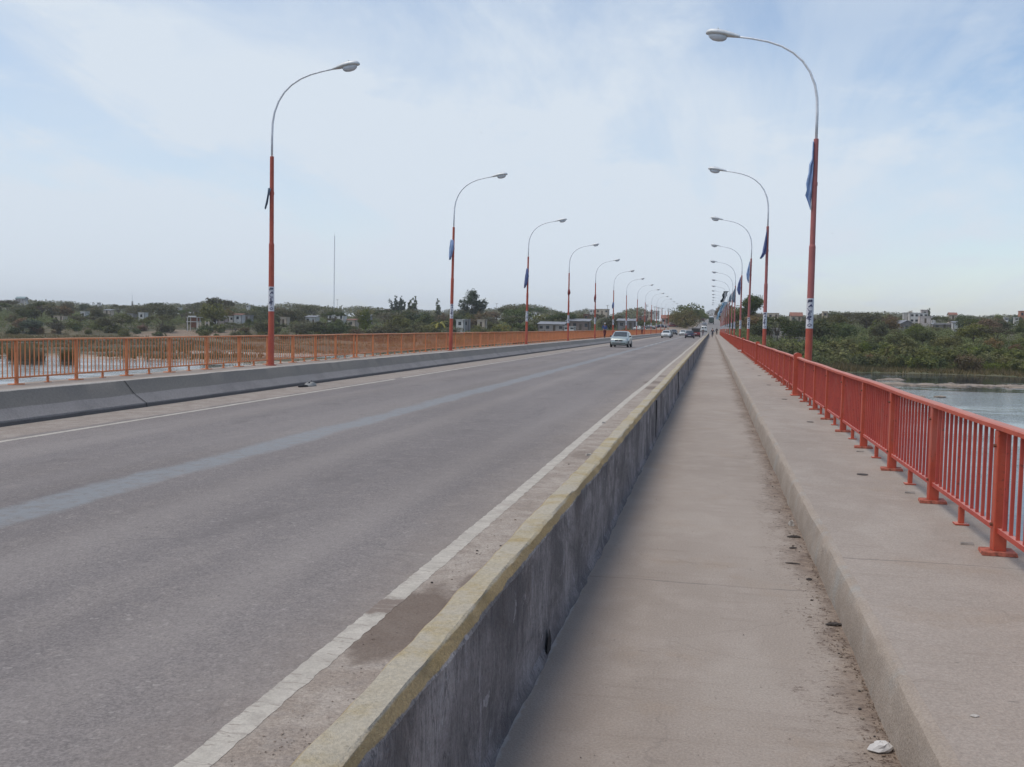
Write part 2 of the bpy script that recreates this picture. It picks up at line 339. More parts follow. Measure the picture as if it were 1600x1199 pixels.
def mat_rail(name, c, c2, worn=(.55, .40, .36)):
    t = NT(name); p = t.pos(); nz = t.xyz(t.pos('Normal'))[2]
    col = t.mix(t.rng(t.noise(p, 3.0, 5, .65), .35, .68), c, c2)
    col = t.mix(t.math('MULTIPLY', t.rng(t.noise(p, 26, 6, .75), .58, .66), .7), col, (.13, .045, .028))
    col = t.mix(t.math('MULTIPLY', t.rng(t.noise(p, 2.4, 6, .7, (1, 1, .5), off=(2, 2, 2)), .55, .7), .35), col, (.50, .20, .15))
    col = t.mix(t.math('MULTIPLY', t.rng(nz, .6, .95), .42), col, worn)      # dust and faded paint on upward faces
    t.col(col).rough(.55); t.bump(t.noise(p, 40, 3, .6), .15, .004); return t.m
M = {}
M['road'] = mat_road(); M['line'] = mat_line(); M['walk'] = mat_walk('walkway_concrete', True); M['ledge'] = mat_walk('upper_walk_concrete', False)
M['curb'] = mat_curb(); M['barrier'] = mat_barrier(); M['barrier2'] = mat_far_barrier()
M['red'] = mat_rail('red_rail_paint', (.53, .090, .042), (.44, .066, .034), (.57, .36, .28)); M['orange'] = mat_rail('orange_rail_paint', (.68, .255, .100), (.60, .200, .080), (.70, .46, .29))
M['redbar'] = mat_rail('pink_red_bar_paint', (.54, .080, .048), (.46, .062, .044))
M['pole'] = mat_rail('red_pole_paint', (.50, .105, .058), (.42, .080, .050))
M['poletop'] = simple('flare_tinted_pole_paint', (.42, .135, .120), .5, 0, .12, 2)  # red with the pink of lens flare mixed into the colour
M['white'] = simple('white_paint', (.66, .66, .68), .55, 0, .10, 9)
M['ink'] = simple('dark_blue_paint', (.045, .05, .12), .6)
M['galv'] = simple('galvanised_steel', (.82, .84, .86), .5, 0, .1, 8)
M['lens'] = simple('lamp_lens', (.70, .73, .76), .12, 0, .05, 8)
M['lamp'] = simple('lamp_housing', (.74, .76, .75), .45, .1, .08, 8)
M['bolt'] = simple('rusty_bolt', (.16, .06, .035), .7)
M['rustplate'] = simple('rusty_red_plate', (.36, .10, .06), .8, 0, .5, 22)
M['conc'] = simple('plain_concrete', (.25, .235, .215), .9, 0, .15, 1.5)
M['dark'] = simple('dark_gap', (.02, .018, .017), .9)
M['rock'] = simple('rock', (.25, .205, .16), .9, 0, .35, 1.5)
M['tire'] = simple('tyre_rubber', (.025, .025, .026), .8)
M['rim'] = simple('wheel_rim', (.30, .31, .33), .35, .6)
M['glass'] = simple('car_glass', (.035, .045, .05), .08, 0, .02, 3, 1.0)
M['plate'] = simple('number_plate', (.55, .55, .53), .5)
M['plastic'] = simple('black_plastic', (.03, .03, .033), .5)
M['headlight'] = simple('headlight_glass', (.60, .62, .64), .12)
M['taillight'] = simple('tail_light', (.32, .02, .02), .3)

# ------------------------------------------------------------------ noise helpers
def lat1(seed): return np.random.default_rng(seed).random(4096)*2-1
def n1(y, scale, seed):
    a = lat1(seed); x = np.asarray(y)/scale+1000; i = np.floor(x).astype(int); f = x-i; f = f*f*(3-2*f)
    return a[i % 4096]*(1-f)+a[(i+1) % 4096]*f
def fb1(y, scale, seed, o=3): return sum(n1(y, scale/2**k, seed+k)/2**k for k in range(o))
LAT2 = np.random.default_rng(5).random((512, 512))*2-1
def n2(x, y, scale):
    x = np.asarray(x)/scale+300.3; y = np.asarray(y)/scale+300.7; i = np.floor(x).astype(int); j = np.floor(y).astype(int); fx = x-i; fy = y-j
    fx = fx*fx*(3-2*fx); fy = fy*fy*(3-2*fy); g = lambda a, b: LAT2[a % 512, b % 512]
    return (g(i, j)*(1-fx)+g(i+1, j)*fx)*(1-fy)+(g(i, j+1)*(1-fx)+g(i+1, j+1)*fx)*fy
def fb2(x, y, s, o=4): return sum(n2(x, y, s/2**k)/2**k for k in range(o))
def sst(a, b, x): t_ = np.clip((x-a)/(b-a), 0, 1); return t_*t_*(3-2*t_)

# ------------------------------------------------------------------ bridge geometry
BY0, BY1 = -60.0, 262.0
def yrange(y0, y1, near=.08, nearend=26):
    ys = []; y = y0
    while y < y1:
        ys.append(y); y += near if 0 < y < nearend else (.25 if -3 < y < 70 else 1.0)
    ys.append(y1); return np.array(ys)
def strip(name, mat, xs, zs, y0=BY0, y1=BY1, near=.5):
    ys = yrange(y0, y1, near); mb = MB()
    mb.rings([[(x, y, z) for x, z in zip(xs, zs)] for y in ys], closed=False, cap=False)
    return mb.build(name, mat)
def profile(name, mat, prof, amp, seed, near=.08, closed=True, parent=None, smooth=True, y0=BY0, y1=BY1, joints=()):
    """prof: (x,z,ax,az) points; each point wobbles by its own amplitude"""
    ys = yrange(y0, y1, near); rings = []
    offs = [(fb1(ys, amp[0], seed+17*i), fb1(ys, amp[0]*.8, seed+17*i+9)) for i in range(len(prof))]
    com = (fb1(ys, amp[1], seed+301), fb1(ys, amp[1], seed+411))
    for k, y in enumerate(ys):
        rings.append([(p[0]+p[2]*(offs[i][0][k]+amp[2]*com[0][k]), y, p[1]+p[3]*(offs[i][1][k]+amp[2]*com[1][k])) for i, p in enumerate(prof)])
    mb = MB(); mb.rings(rings, closed=closed, cap=closed)
    o = mb.build(name, mat, parent, smooth=smooth); o.data.set_sharp_from_angle(angle=R(24)); return o

o = strip('road', M['road'], [-11.6, -9, -6.3, -3.6, -1.1], [-.15]*5); tag(o, kind='structure')
o = strip('walkway', M['walk'], [-.95, -.3, .3, .95], [0]*4, near=.3); tag(o, kind='structure')
o = strip('upper_walkway', M['ledge'], [.86, 1.4, 2.12], [.229, .228, .226], near=.3); tag(o, kind='structure')
o = profile('kerb', M['curb'], [(.768, -.01, .006, 0), (.776, .05, .004, 0), (.798, .180, .004, .002), (.812, .210, .004, .002), (.834, .2265, .004, .0006), (.862, .2300, .005, .0), (.875, .2200, .004, 0), (.875, -.01, 0, 0)], (.30, 3., .9), 900); tag(o, kind='structure')
o = strip('far_sidewalk', M['ledge'], [-13.05, -12.4, -11.86], [.388]*3); tag(o, kind='structure')
# painted edge lines as thin sheets above the asphalt
def line_strip(x0, x1, y0, y1, seed, z=-.1483, gaps=()):
    ys = yrange(y0, y1, .02, 14); a = fb1(ys, .07, seed, 3)*.006; b = fb1(ys, .07, seed+50, 3)*.007; mb = MB()
    dr = fb1(ys, 9, seed+70, 2)*.03
    seg = []
    def flush():
        if len(seg) > 1: mb.rings([[(p[0], p[2], z), (p[1], p[2], z)] for p in seg], closed=False, cap=False)
        seg.clear()
    for k, y in enumerate(ys):
        if any(g0 < y < g1 for g0, g1 in gaps): flush(); continue
        seg.append((x0+a[k]+dr[k], x1+b[k]+dr[k], y))
    flush(); return mb.build('edge_line', M['line'])
o = line_strip(-2.095, -1.955, BY0, BY1, 21, gaps=()); tag(o, kind='structure')
o = line_strip(-10.12, -10.0, BY0, BY1, 33, gaps=((31.2, 31.7), (73, 73.5))); tag(o, kind='structure')
# dashed remains of the centre line, far away
mb = MB()
for y in np.arange(96, 255, 9.0): mb.box(-6.36, -6.24, y, y+4.2, -.148, -.145)
o = mb.build('centre_line', M['line']); tag(o, kind='structure')

# concrete barriers
rb = empty('concrete_barrier', (0, 0, 0), 0, 'low dark stained concrete wall with a chipped yellow painted top between walkway and road', 'wall')
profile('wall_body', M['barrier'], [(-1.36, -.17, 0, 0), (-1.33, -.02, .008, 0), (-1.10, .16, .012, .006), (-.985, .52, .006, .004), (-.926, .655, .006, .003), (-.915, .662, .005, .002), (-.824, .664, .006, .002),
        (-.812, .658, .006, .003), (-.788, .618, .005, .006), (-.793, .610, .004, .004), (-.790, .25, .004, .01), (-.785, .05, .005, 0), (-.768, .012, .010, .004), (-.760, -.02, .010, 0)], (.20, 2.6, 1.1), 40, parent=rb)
# joint gaps, one opened up near the camera
for k, y in enumerate([4.95+10*i for i in range(1, 25)]):
    mb = MB(); mb.box(-.800, -.776, y-.003, y+.004, .03, .60); mb.build('joint_gap', M['dark'], rb)
mb = MB(); mb.add([(-.772, 4.90, .005), (-.772, 5.02, .005), (-.772, 5.04, .05), (-.772, 5.00, .10), (-.772, 4.96, .135), (-.772, 4.93, .09), (-.770, 4.89, .04)], [(0, 1, 2, 3, 4, 5, 6)])
mb.build('broken_hole', M['dark'], rb)
lb = empty('concrete_barrier', (0, 0, 0), 0, 'long dark grey sloped concrete wall along the far left edge of the road', 'wall')
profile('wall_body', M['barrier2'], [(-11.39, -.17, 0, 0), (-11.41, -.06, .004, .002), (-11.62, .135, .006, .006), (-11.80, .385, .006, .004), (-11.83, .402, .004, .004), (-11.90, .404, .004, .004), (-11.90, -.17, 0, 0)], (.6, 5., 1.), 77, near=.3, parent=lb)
for y in (-2.5, 18.6, 40.9, 62, 84, 106, 128, 150, 172):
    mb = MB()
    pr = [(-11.385, -.15), (-11.395, -.06), (-11.605, .14), (-11.785, .39)]
    sl = (0, .02, .22, .30)
    for i in range(3):
        (xa, za), (xb, zb) = pr[i], pr[i+1]; ya, yb = y-sl[i]*.6, y-sl[i+1]*.6
        w = .011
        mb.add([(xa, ya-w, za), (xa, ya+w, za), (xb, yb+w, zb), (xb, yb-w, zb)], [(0, 1, 2, 3)])
    mb.build('joint_gap', M['dark'], lb)

# deck edges, girders and piers (out of the photograph, for other viewpoints)
mb = MB()
mb.box(-13.05, 2.12, BY0, BY1, -.9, -.17); mb.box(2.08, 2.12, BY0, BY1, -.17, .224); mb.box(-13.05, -13.01, BY0, BY1, -.17, .384); mb.box(-13.01, -11.88, BY0, BY1, -.16, .380)
mb.box(.95, 2.08, BY0, BY1, -.16, .218)
mb.box(-.80, .85, BY0, BY1, -.16, -.006)
for k in range(-1, 12): mb.box(2.1195, 2.44, 24.2+20*k-.28, 24.2+20*k+.28, -.62, .178)      # corbels that carry the right lamp posts
for x in (-12, -8.5, -5.5, -2.5, 1): mb.box(x-.25, x+.25, BY0, BY1, -2.1, -.905)
for k in range(8):
    y = 6.5+k*40
    mb.box(-12.6, 1.7, y-.8, y+.8, -3.0, -2.105)
    for x in (-10.5, -5.5, -.5): mb.tube([(x, y, -9), (x, y, -3.005)], .6, 14)
o = mb.build('bridge_deck', M['conc']); tag(o, kind='structure')

# ------------------------------------------------------------------ railings
def make_railing(name, m_post, m_bar, h0, htop, pitch, nb, side, nbars, label, group, off=0.0, bw=.0105):
    """one span of 20 m; local y from 0 to 20; side = +1 plates towards the walkway at -x"""
    root = empty(name, (0, 0, 0), 0, label, 'railing', group)
    t = MB(); ys = np.arange(0, 20.01, .5); dz = fb1(ys+side*50, 2.2, 9)*.006
    cs = [(-.045, -.018), (-.045, .010), (-.034, .018), (.034, .018), (.045, .010), (.045, -.018)]
    t.rings([[(c[0], y, htop-.018+c[1]+dz[k]) for c in cs] for k, y in enumerate(ys)])
    t.build('top_rail', m_post, root)
    pan = MB()
    # one bay of bars with its lower rail
    for i in range(nbars):
        y = .05+(pitch-.10)*(i+.5)/nbars
        pan.box(-bw, bw, y-bw*.9, y+bw*.9, h0+.008, htop-.036)
    pan.box(-.020, .020, .035, pitch-.035, h0-.022, h0+.010)
    pan_m = pan.mesh('bar_panel', m_bar)
    pw = .042 if side > 0 else .029
    po = MB(); po.box(-pw, pw, -pw, pw, .02, htop-.037, .006)
    po_m = po.mesh('post', m_post)
    pl = MB(); pl.add([(-.12, -.095, .001), (.10, -.10, .001), (.11, .09, .001), (-.10, .10, .001), (-.115, -.09, .022), (.095, -.095, .024), (.105, .085, .024), (-.095, .095, .020)],
                      [(0, 3, 2, 1), (4, 5, 6, 7), (0, 1, 5, 4), (1, 2, 6, 5), (2, 3, 7, 6), (3, 0, 4, 7)])
    pl_m = pl.mesh('base_plate', M['rustplate'] if side > 0 else m_post)
    bo = MB()
    bo.tube([(-.040*side, -.004, 0), (-.058*side, -.004, 0)], .012, 6)
    bo_m = bo.mesh('bolt', M['bolt'])
    ft = MB(); ft.box(-.020, .020, -.020, .020, .012, h0-.024, .004); ft.box(-.05, .05, -.045, .045, .0015, .012)
    ft_m = ft.mesh('foot', m_post)
    for k in range(nb+(0 if side > 0 else 1)):
        y = k*pitch+off
        if not (side > 0 and k == 0):
            p = obj('post', po_m, root, (0, y, 0)); obj('base_plate', pl_m, p)
            if side > 0: obj('bolt', bo_m, p, (0, 0, htop-.14)); obj('bolt', bo_m, p, (0, 0, h0+.03))
        if k < nb: obj('bar_panel', pan_m, root, (0, y, 0)); obj('foot', ft_m, root, (0, y+pitch*.5, 0))
    return root
ORD = ['nearest', 'second', 'third', 'fourth', 'fifth', 'sixth', 'seventh', 'eighth', 'ninth', 'tenth', 'eleventh', 'twelfth', 'thirteenth', 'fourteenth', 'fifteenth']
NB = 10
rr = make_railing('metal_railing', M['red'], M['redbar'], .165, .858, 2.0, NB, 1, 13,
                  'nearest span of red metal railing on the right, wide gaps between its bars', 'red railing spans on the right')
RY = [3.04+20*k for k in range(-3, 13)]
rr.location = (1.90, 3.04, .228)
tab = [(k, y) for k, y in enumerate(RY)]
for k, y in tab:
    if y == 3.04: continue
    c = copy_tree(rr); c.location = (1.90, y, .228)
    i = k-3
    if i < 0: c['label'] = 'red metal railing span on the right, %s span behind the viewpoint' % ('first', 'second', 'third')[-i-1]
    else: c['label'] = 'red metal railing span on the right, %s from the viewpoint, after a round topped pillar' % ORD[i]
lr = make_railing('metal_railing', M['orange'], M['orange'], .14, .86, 19.72/11., 11, -1, 13,
                  'nearest span of orange metal railing on the left, with the river behind it', 'orange railing spans on the left', .14, .0085)
lr.location = (-12.75, 14.5, .388)
LY = [14.5+20*k for k in range(-3, 13)]
for k, y in enumerate(LY):
    if y == 14.5: continue
    c = copy_tree(lr); c.location = (-12.75, y, .388)
    i = k-3
    if i < 0: c['label'] = 'orange metal railing span on the left, %s span behind the viewpoint' % ('first', 'second', 'third')[-i-1]
    else: c['label'] = 'faded orange metal railing span on the left, %s from the viewpoint' % ORD[i]
# the round topped pillars that end the red spans
def pillar():
    root = empty('railing_pillar', (0, 0, 0), 0, 'red steel pillar with rounded top between railing spans', 'pillar', 'red pillars at the lamp posts')
    mb = MB(); n = 8
    w = .085; zc = .90
    prof = [(-w, .0), (-w, zc)]+[(-w*math.cos(a), zc+.055*math.sin(a)) for a in np.linspace(.2, math.pi-.2, n)]+[(w, zc), (w, 0)]
    mb.rings([[(x, y, z) for x, z in prof] for y in (-.10, .10)])
    mb.build('shaft', M['red'], root)
    b = MB(); b.box(-.13, .13, -.14, .14, .001, .022, .004); b.build('base_plate', M['red'], root)
    b = MB()
    b.tube([(-w, 0, 0), (-w-.012, 0, 0)], .015, 6); bm_ = b.mesh('bolt', M['bolt'])
    for z in (.15, .80): obj('bolt', bm_, root, (0, 0, z))
    return root
pr = pillar()
for k, y in enumerate([23.04+20*i for i in range(-2, 12)]):
    c = pr if k == 0 else copy_tree(pr)
    c.location = (1.885, y, .228)
    i = k-2
    c['label'] = ('red round topped pillar behind the viewpoint, number %s back' % ('two', 'one')[k]) if i < 0 else 'red steel pillar with rounded top beside the %s right lamp post' % ORD[i]

# ------------------------------------------------------------------ street lamps
GLY = {'P': [((0, 0), (0, 1), (.6, .95), (.65, .55), (0, .5))], 'A': [((0, 0), (.35, 1), (.7, 0)), ((.15, .4), (.55, .4))], 'L': [((0, 1), (0, 0), (.6, 0))],
       'E': [((.6, 1), (0, 1), (0, 0), (.6, 0)), ((0, .5), (.45, .5))], 'R': [((0, 0), (0, 1), (.6, .95), (.6, .55), (0, .5), (.65, 0))], 'T': [((0, 1), (.7, 1)), ((.35, 1), (.35, 0))],
       'O': [((.35, 0), (0, .3), (0, .7), (.35, 1), (.7, .7), (.7, .3), (.35, 0))], 'I': [((.2, 0), (.2, 1))]}
def lettering(word, r_, z0, z1, az, width):
    """brush lettering running down the pole, wrapped round its surface"""
    mb = MB(); n = len(word); step = (z1-z0)/n; rg_ = random.Random(17)
    for k, ch in enumerate(word):
        zt = z1-step*k+rg_.uniform(-.01, .01); sk = rg_.uniform(-.35, .35); kx = rg_.uniform(.75, 1.15); ox = rg_.uniform(-.12, .12)
        for stroke in GLY[ch]:
            pts = []
            for a, b in zip(stroke[:-1], stroke[1:]):
                for s in np.linspace(0, 1, 4): pts.append((a[0]+(b[0]-a[0])*s, a[1]+(b[1]-a[1])*s))
            pp = []
            for gx_, gy_ in pts:
                ang = az+((gx_-.35)*kx+ox+(gy_-.5)*sk+rg_.uniform(-.05, .05))*width/r_; pp.append((r_*math.cos(ang), r_*math.sin(ang), zt-step*.12-(1-gy_)*step*.72))
            mb.tube(pp, rg_.uniform(.007, .013), 4)
    return mb
def make_lamp(side, zbase):
    """side=+1: stands on the right, arm reaching to -x; heights are above the pole base"""
    root = empty('street_lamp', (0, 0, zbase))
    s = -side
    mb = MB(); mb.tube([(0, 0, 0), (0, 0, 1.55)], [.088, .082], 18); mb.tube([(0, 0, .0), (0, 0, .03)], [.15, .15], 14); mb.build('lower_post', M['pole'], root, smooth=False)
    mb = MB(); mb.tube([(0, 0, 1.55), (0, 0, 2.25)], [.084, .082], 18); b = mb.build('white_band', M['white'], root)
    lettering('PALERTO', .083, 1.58, 2.22, R(-95 if side > 0 else -62), .115).build('lettering', M['ink'], b)
    mb = MB(); mb.tube([(0, 0, 2.25), (0, 0, 3.45)], [.078, .075], 16); mb.tube([(0, 0, 3.45), (0, 0, 3.50)], [.075, .062], 16)
    mb.tube([(0, 0, 3.50), (0, 0, 4.85)], [.062, .060], 16); mb.tube([(0, 0, 4.85), (0, 0, 4.93)], [.068, .068], 16); mb.tube([(0, 0, 4.93), (0, 0, 5.92)], [.059, .056], 16)
    mb.build('upper_post', M['poletop'] if side > 0 else M['pole'], root)
    P = [(0, 5.92), (0, 6.5), (s*.015, 6.85), (s*.07, 7.15), (s*.19, 7.45), (s*.36, 7.70), (s*.58, 7.90), (s*.85, 8.06), (s*1.15, 8.17), (s*1.5, 8.25), (s*1.86, 8.31)]
    mb = MB(); mb.tube([(x, 0, z) for x, z in P], [.033, .033, .032, .030, .028, .027, .025, .024, .023, .022, .022], 10); mb.build('arm', M['galv'], root, smooth=True)
    # lamp head: lofted housing, wider towards the tip, and the bowl under it
    hd = empty('lamp_head', (s*1.80, 0, 8.30)); hd.parent = root; hd.rotation_euler = (0, R(-9 if side < 0 else 5)*1, 0)
    bpy.data.objects.remove(hd)
    tilt = .14
    rings = []
    st = [(0, .030, .030, 0), (.05, .045, .042, 0), (.18, .085, .060, .008), (.34, .130, .075, .018), (.52, .150, .080, .022), (.66, .135, .074, .020), (.74, .100, .055, .012), (.78, .045, .025, .005)]
    for l, w, h, up in st:
        r_ = []
        for j in range(14):
            a = 2*math.pi*j/14; zz_ = math.sin(a)*h*(1.35 if math.sin(a) > 0 else .5)+up
            r_.append((s*(1.80+l), math.cos(a)*w*1.15, 8.30+l*tilt+zz_))
        rings.append(r_)
    mb = MB(); mb.rings(rings); hd = mb.build('lamp_head', M['lamp'], root, smooth=True)
    rings = []
    for d, k in ((0, 1), (.045, .97), (.085, .85), (.120, .6), (.135, .25)):
        rings.append([(s*(1.80+.50+.22*k*math.cos(2*math.pi*j/16)), .118*k*math.sin(2*math.pi*j/16), 8.30+(.50+.22*k*math.cos(2*math.pi*j/16))*tilt-.012-d) for j in range(16)])
    mb = MB(); mb.rings(rings); mb.build('lens', M['lens'], hd, smooth=True)
    mb = MB(); mb.box(s*2.28 if s > 0 else -2.31, s*2.31 if s > 0 else -2.28, -.10, .10, 8.30+.5*tilt+.10, 8.30+.5*tilt+.135); mb.build('clip', M['lamp'], hd)
    return root
lampR = make_lamp(1, .22); lampL = make_lamp(-1, .389)
lean = random.Random(4)
for side, proto, x, y0, zb in ((1, lampR, 2.22, 24.2, .18), (-1, lampL, -12.37, 26.6, .389)):
    for i in range(-1, 14):
        c = proto if i == -1 else copy_tree(proto)
        sx = x+(lean.uniform(-.03, .03) if i > 0 else 0)
        c.location = (sx, y0+20*i, zb if y0+20*i < BY1 else zb-.1)
        if i > 0: c.rotation_euler = (R(lean.uniform(-.5, .5)), R(lean.uniform(-.6, .6)), R(lean.uniform(-4, 4)))
        w = 'right' if side > 0 else 'left'
        c['category'] = 'street lamp'; c['group'] = 'curved street lamps on the %s railing' % w
        if i < 0: c['label'] = 'curved street lamp on the %s railing, behind the viewpoint' % w
        else: c['label'] = 'tall %s street lamp with white lettered band, %s on the %s side' % ('pinkish red' if side > 0 else 'orange red', ORD[i], w)

# flags and rags tied to the posts
def cloth(name, pts, mat, parent=None, th=.012, seed=1):
    """pts: rows of (x,z) left and right edges, top to bottom; ripples in y"""
    rows = []; rg = random.Random(seed); ph = rg.uniform(0, 6)
    n = 7
    for r_, (xa, xb, z) in enumerate(pts):
        rows.append([(xa+(xb-xa)*j/(n-1), .05*math.sin(ph+j*1.5+r_*.7)*min(1, r_+.5)*.9, z+.03*math.sin(j*2+ph)) for j in range(n)])
    mb = MB(); front = rows; back = [[(x, y+th, z) for x, y, z in r_] for r_ in rows]
    rings = [f+b[::-1] for f, b in zip(front, back)]
    mb.rings(rings); return mb.build(name, mat, parent, smooth=True)
M['fblue'] = simple('faded_blue_cloth', (.32, .44, .66), .9, 0, .2, 3); M['fnavy'] = simple('dark_blue_cloth', (.13, .165, .33), .9, 0, .2, 3)
M['fsky'] = simple('light_blue_cloth', (.32, .50, .62), .9, 0, .15, 3); M['fwhite'] = simple('white_cloth', (.62, .64, .66), .9, 0, .1, 3); M['fblack'] = simple('black_cloth', (.03, .04, .045), .9)
M['fgrey'] = simple('grey_blue_cloth', (.20, .25, .30), .9, 0, .2, 3); M['fred'] = simple('dull_red_cloth', (.28, .06, .06), .9)
def flag(px, py, rows, mat, label, seed, cat='flag', extra=None):
    g = empty('flag', (px, py, 0), 0, label, cat, 'flags tied to the lamp posts')
    cloth('cloth', rows, mat, g, seed=seed)
    if extra: cloth('stripe', extra[0], extra[1], g, seed=seed+3, th=.02)
xr = 2.22-.05
flag(xr, 24.14, [(-.03, 0, 6.02), (-.035, 0, 5.62), (-.09, 0, 5.50), (-.10, 0, 5.3), (-.15, -.01, 5.05), (-.13, -.01, 4.9), (-.16, -.01, 4.78), (-.09, -.02, 4.62), (-.04, -.02, 4.5)], M['fblue'], 'ragged light blue flag on the first right lamp post', 1)
flag(xr, 44.1, [(-.02, 0, 5.95), (-.08, 0, 5.6), (-.14, 0, 5.25), (-.18, -.02, 4.98), (-.24, -.12, 4.82), (-.28, -.22, 4.72)], M['fnavy'], 'dark blue flag hanging on the second right lamp post', 2)
flag(xr, 64.1, [(-.03, 0, 5.9), (-.12, 0, 5.5), (-.20, 0, 5.1), (-.16, -.02, 4.8), (-.08, -.02, 4.6)], M['fblue'], 'small blue flag on the third right lamp post', 3)
flag(xr, 84.1, [(-.04, 0, 5.95), (-.22, 0, 5.4), (-.30, 0, 4.9), (-.16, -.02, 4.5)], M['fnavy'], 'dull navy flag on the fourth right lamp post', 4)
flag(xr, 104.1, [(-.05, 0, 5.9), (-.28, 0, 5.3), (-.34, 0, 4.8), (-.18, -.02, 4.4)], M['fgrey'], 'grey blue flag on the fifth right lamp post', 5)
flag(xr, 124.1, [(-.1, 0, 6.0), (-.3, 0, 5.5), (-.36, 0, 5.0)], M['fgrey'], 'small grey flag on the sixth right lamp post', 6)
def banner(px, py, zt, w, h, mat, mat2, label, seed):
    g = empty('flag', (px, py, 0), 0, label, 'flag', 'flags tied to the lamp posts')
    st = MB(); st.tube([(.0, 0, zt-h-1.0), (-.22, 0, zt+.1)], .02, 6); st.build('staff', M['galv'], g)
    rg_ = random.Random(seed)
    def rag(mt, nm, xo, ww, z0, hh, th, yo):
        rings = []; n = 9; ph = rg_.uniform(0, 6)
        for k in range(8):
            f = k/7.; xa = xo-ww*(.35+.75*f)+.06*math.sin(f*9+ph); wd_ = ww*(.95-.55*f)*(1+.25*math.sin(f*13+ph)); z = z0-hh*f
            fr = [(xa+wd_*(j/(n-1)-.5), yo+.09*math.sin(j*1.9+ph+f*2.5)*(0.3+f), z-.10*abs(math.sin(j*1.3+ph))*f*2) for j in range(n)]
            rings.append(fr+[(x, y+th, z_) for x, y, z_ in fr[::-1]])
        mb = MB(); mb.rings(rings); return mb.build(nm, mt, g)
    rag(mat, 'cloth', -.15, w*.8, zt, h, .012, 0)
    if mat2: rag(mat2, 'stripe', -.15-w*.22, w*.34, zt-h*.12, h*.86, .05, -.03)
banner(xr, 144.1, 7.0, .95, 1.45, M['fblack'], M['fwhite'], 'large black flag with a white slash on the seventh right lamp post', 11)
banner(xr, 144.3, 5.5, .85, .75, M['fsky'], M['fwhite'], 'light blue and white flag under the black flag on the seventh right post', 12)
banner(xr, 164.1, 5.9, .9, 1.2, M['fsky'], M['fwhite'], 'light blue flag with white stripe on the eighth right lamp post', 13)
banner(xr, 184.1, 6.0, .8, 1.3, M['fnavy'], M['fsky'], 'navy and light blue flag on the ninth right lamp post', 14)
banner(xr, 204.1, 5.9, 1.0, 1.5, M['fsky'], M['fwhite'], 'light blue and white flag on the tenth right lamp post', 15)
banner(xr, 224.1, 5.8, 1.1, 1.5, M['fsky'], M['fblack'], 'light blue flag with dark stripe on the eleventh right lamp post', 16)
banner(xr, 244.1, 5.7, 1.1, 1.6, M['fsky'], M['fwhite'], 'pale blue flag on the twelfth right lamp post', 17)
xl = -12.37
flag(xl, 26.5, [(-.08, .02, 5.4), (-.10, -.04, 5.2), (-.14, -.07, 4.98), (-.16, -.12, 4.84)], M['fgrey'], 'small grey rag tied to the first left lamp post', 21, 'rag')
flag(xl, 46.5, [(-.06, .08, 5.7), (-.12, .10, 5.3), (-.14, .02, 4.95), (-.13, -.03, 4.75)], M['fblue'], 'small blue rag tied to the second left lamp post', 22, 'rag')
flag(xl, 66.5, [(-.08, .04, 5.5), (-.16, .10, 5.0), (-.22, .0, 4.5), (-.24, -.14, 4.2)], M['fnavy'], 'dark blue rag tied to the third left lamp post', 23, 'rag')
flag(xl, 86.5, [(-.08, .06, 4.9), (-.12, .14, 4.6), (-.10, .06, 4.4)], M['fred'], 'dull red rag tied to the fourth left lamp post', 24, 'rag')
flag(xl, 106.5, [(-.08, .08, 5.1), (-.16, .10, 4.7), (-.12, .04, 4.3)], M['fred'], 'dark red rag tied to the fifth left lamp post', 25, 'rag')
flag(xl, 126.5, [(-.1, .06, 4.8), (-.2, .08, 4.4), (-.16, .0, 4.0)], M['fnavy'], 'dark rag tied to the sixth left lamp post', 26, 'rag')

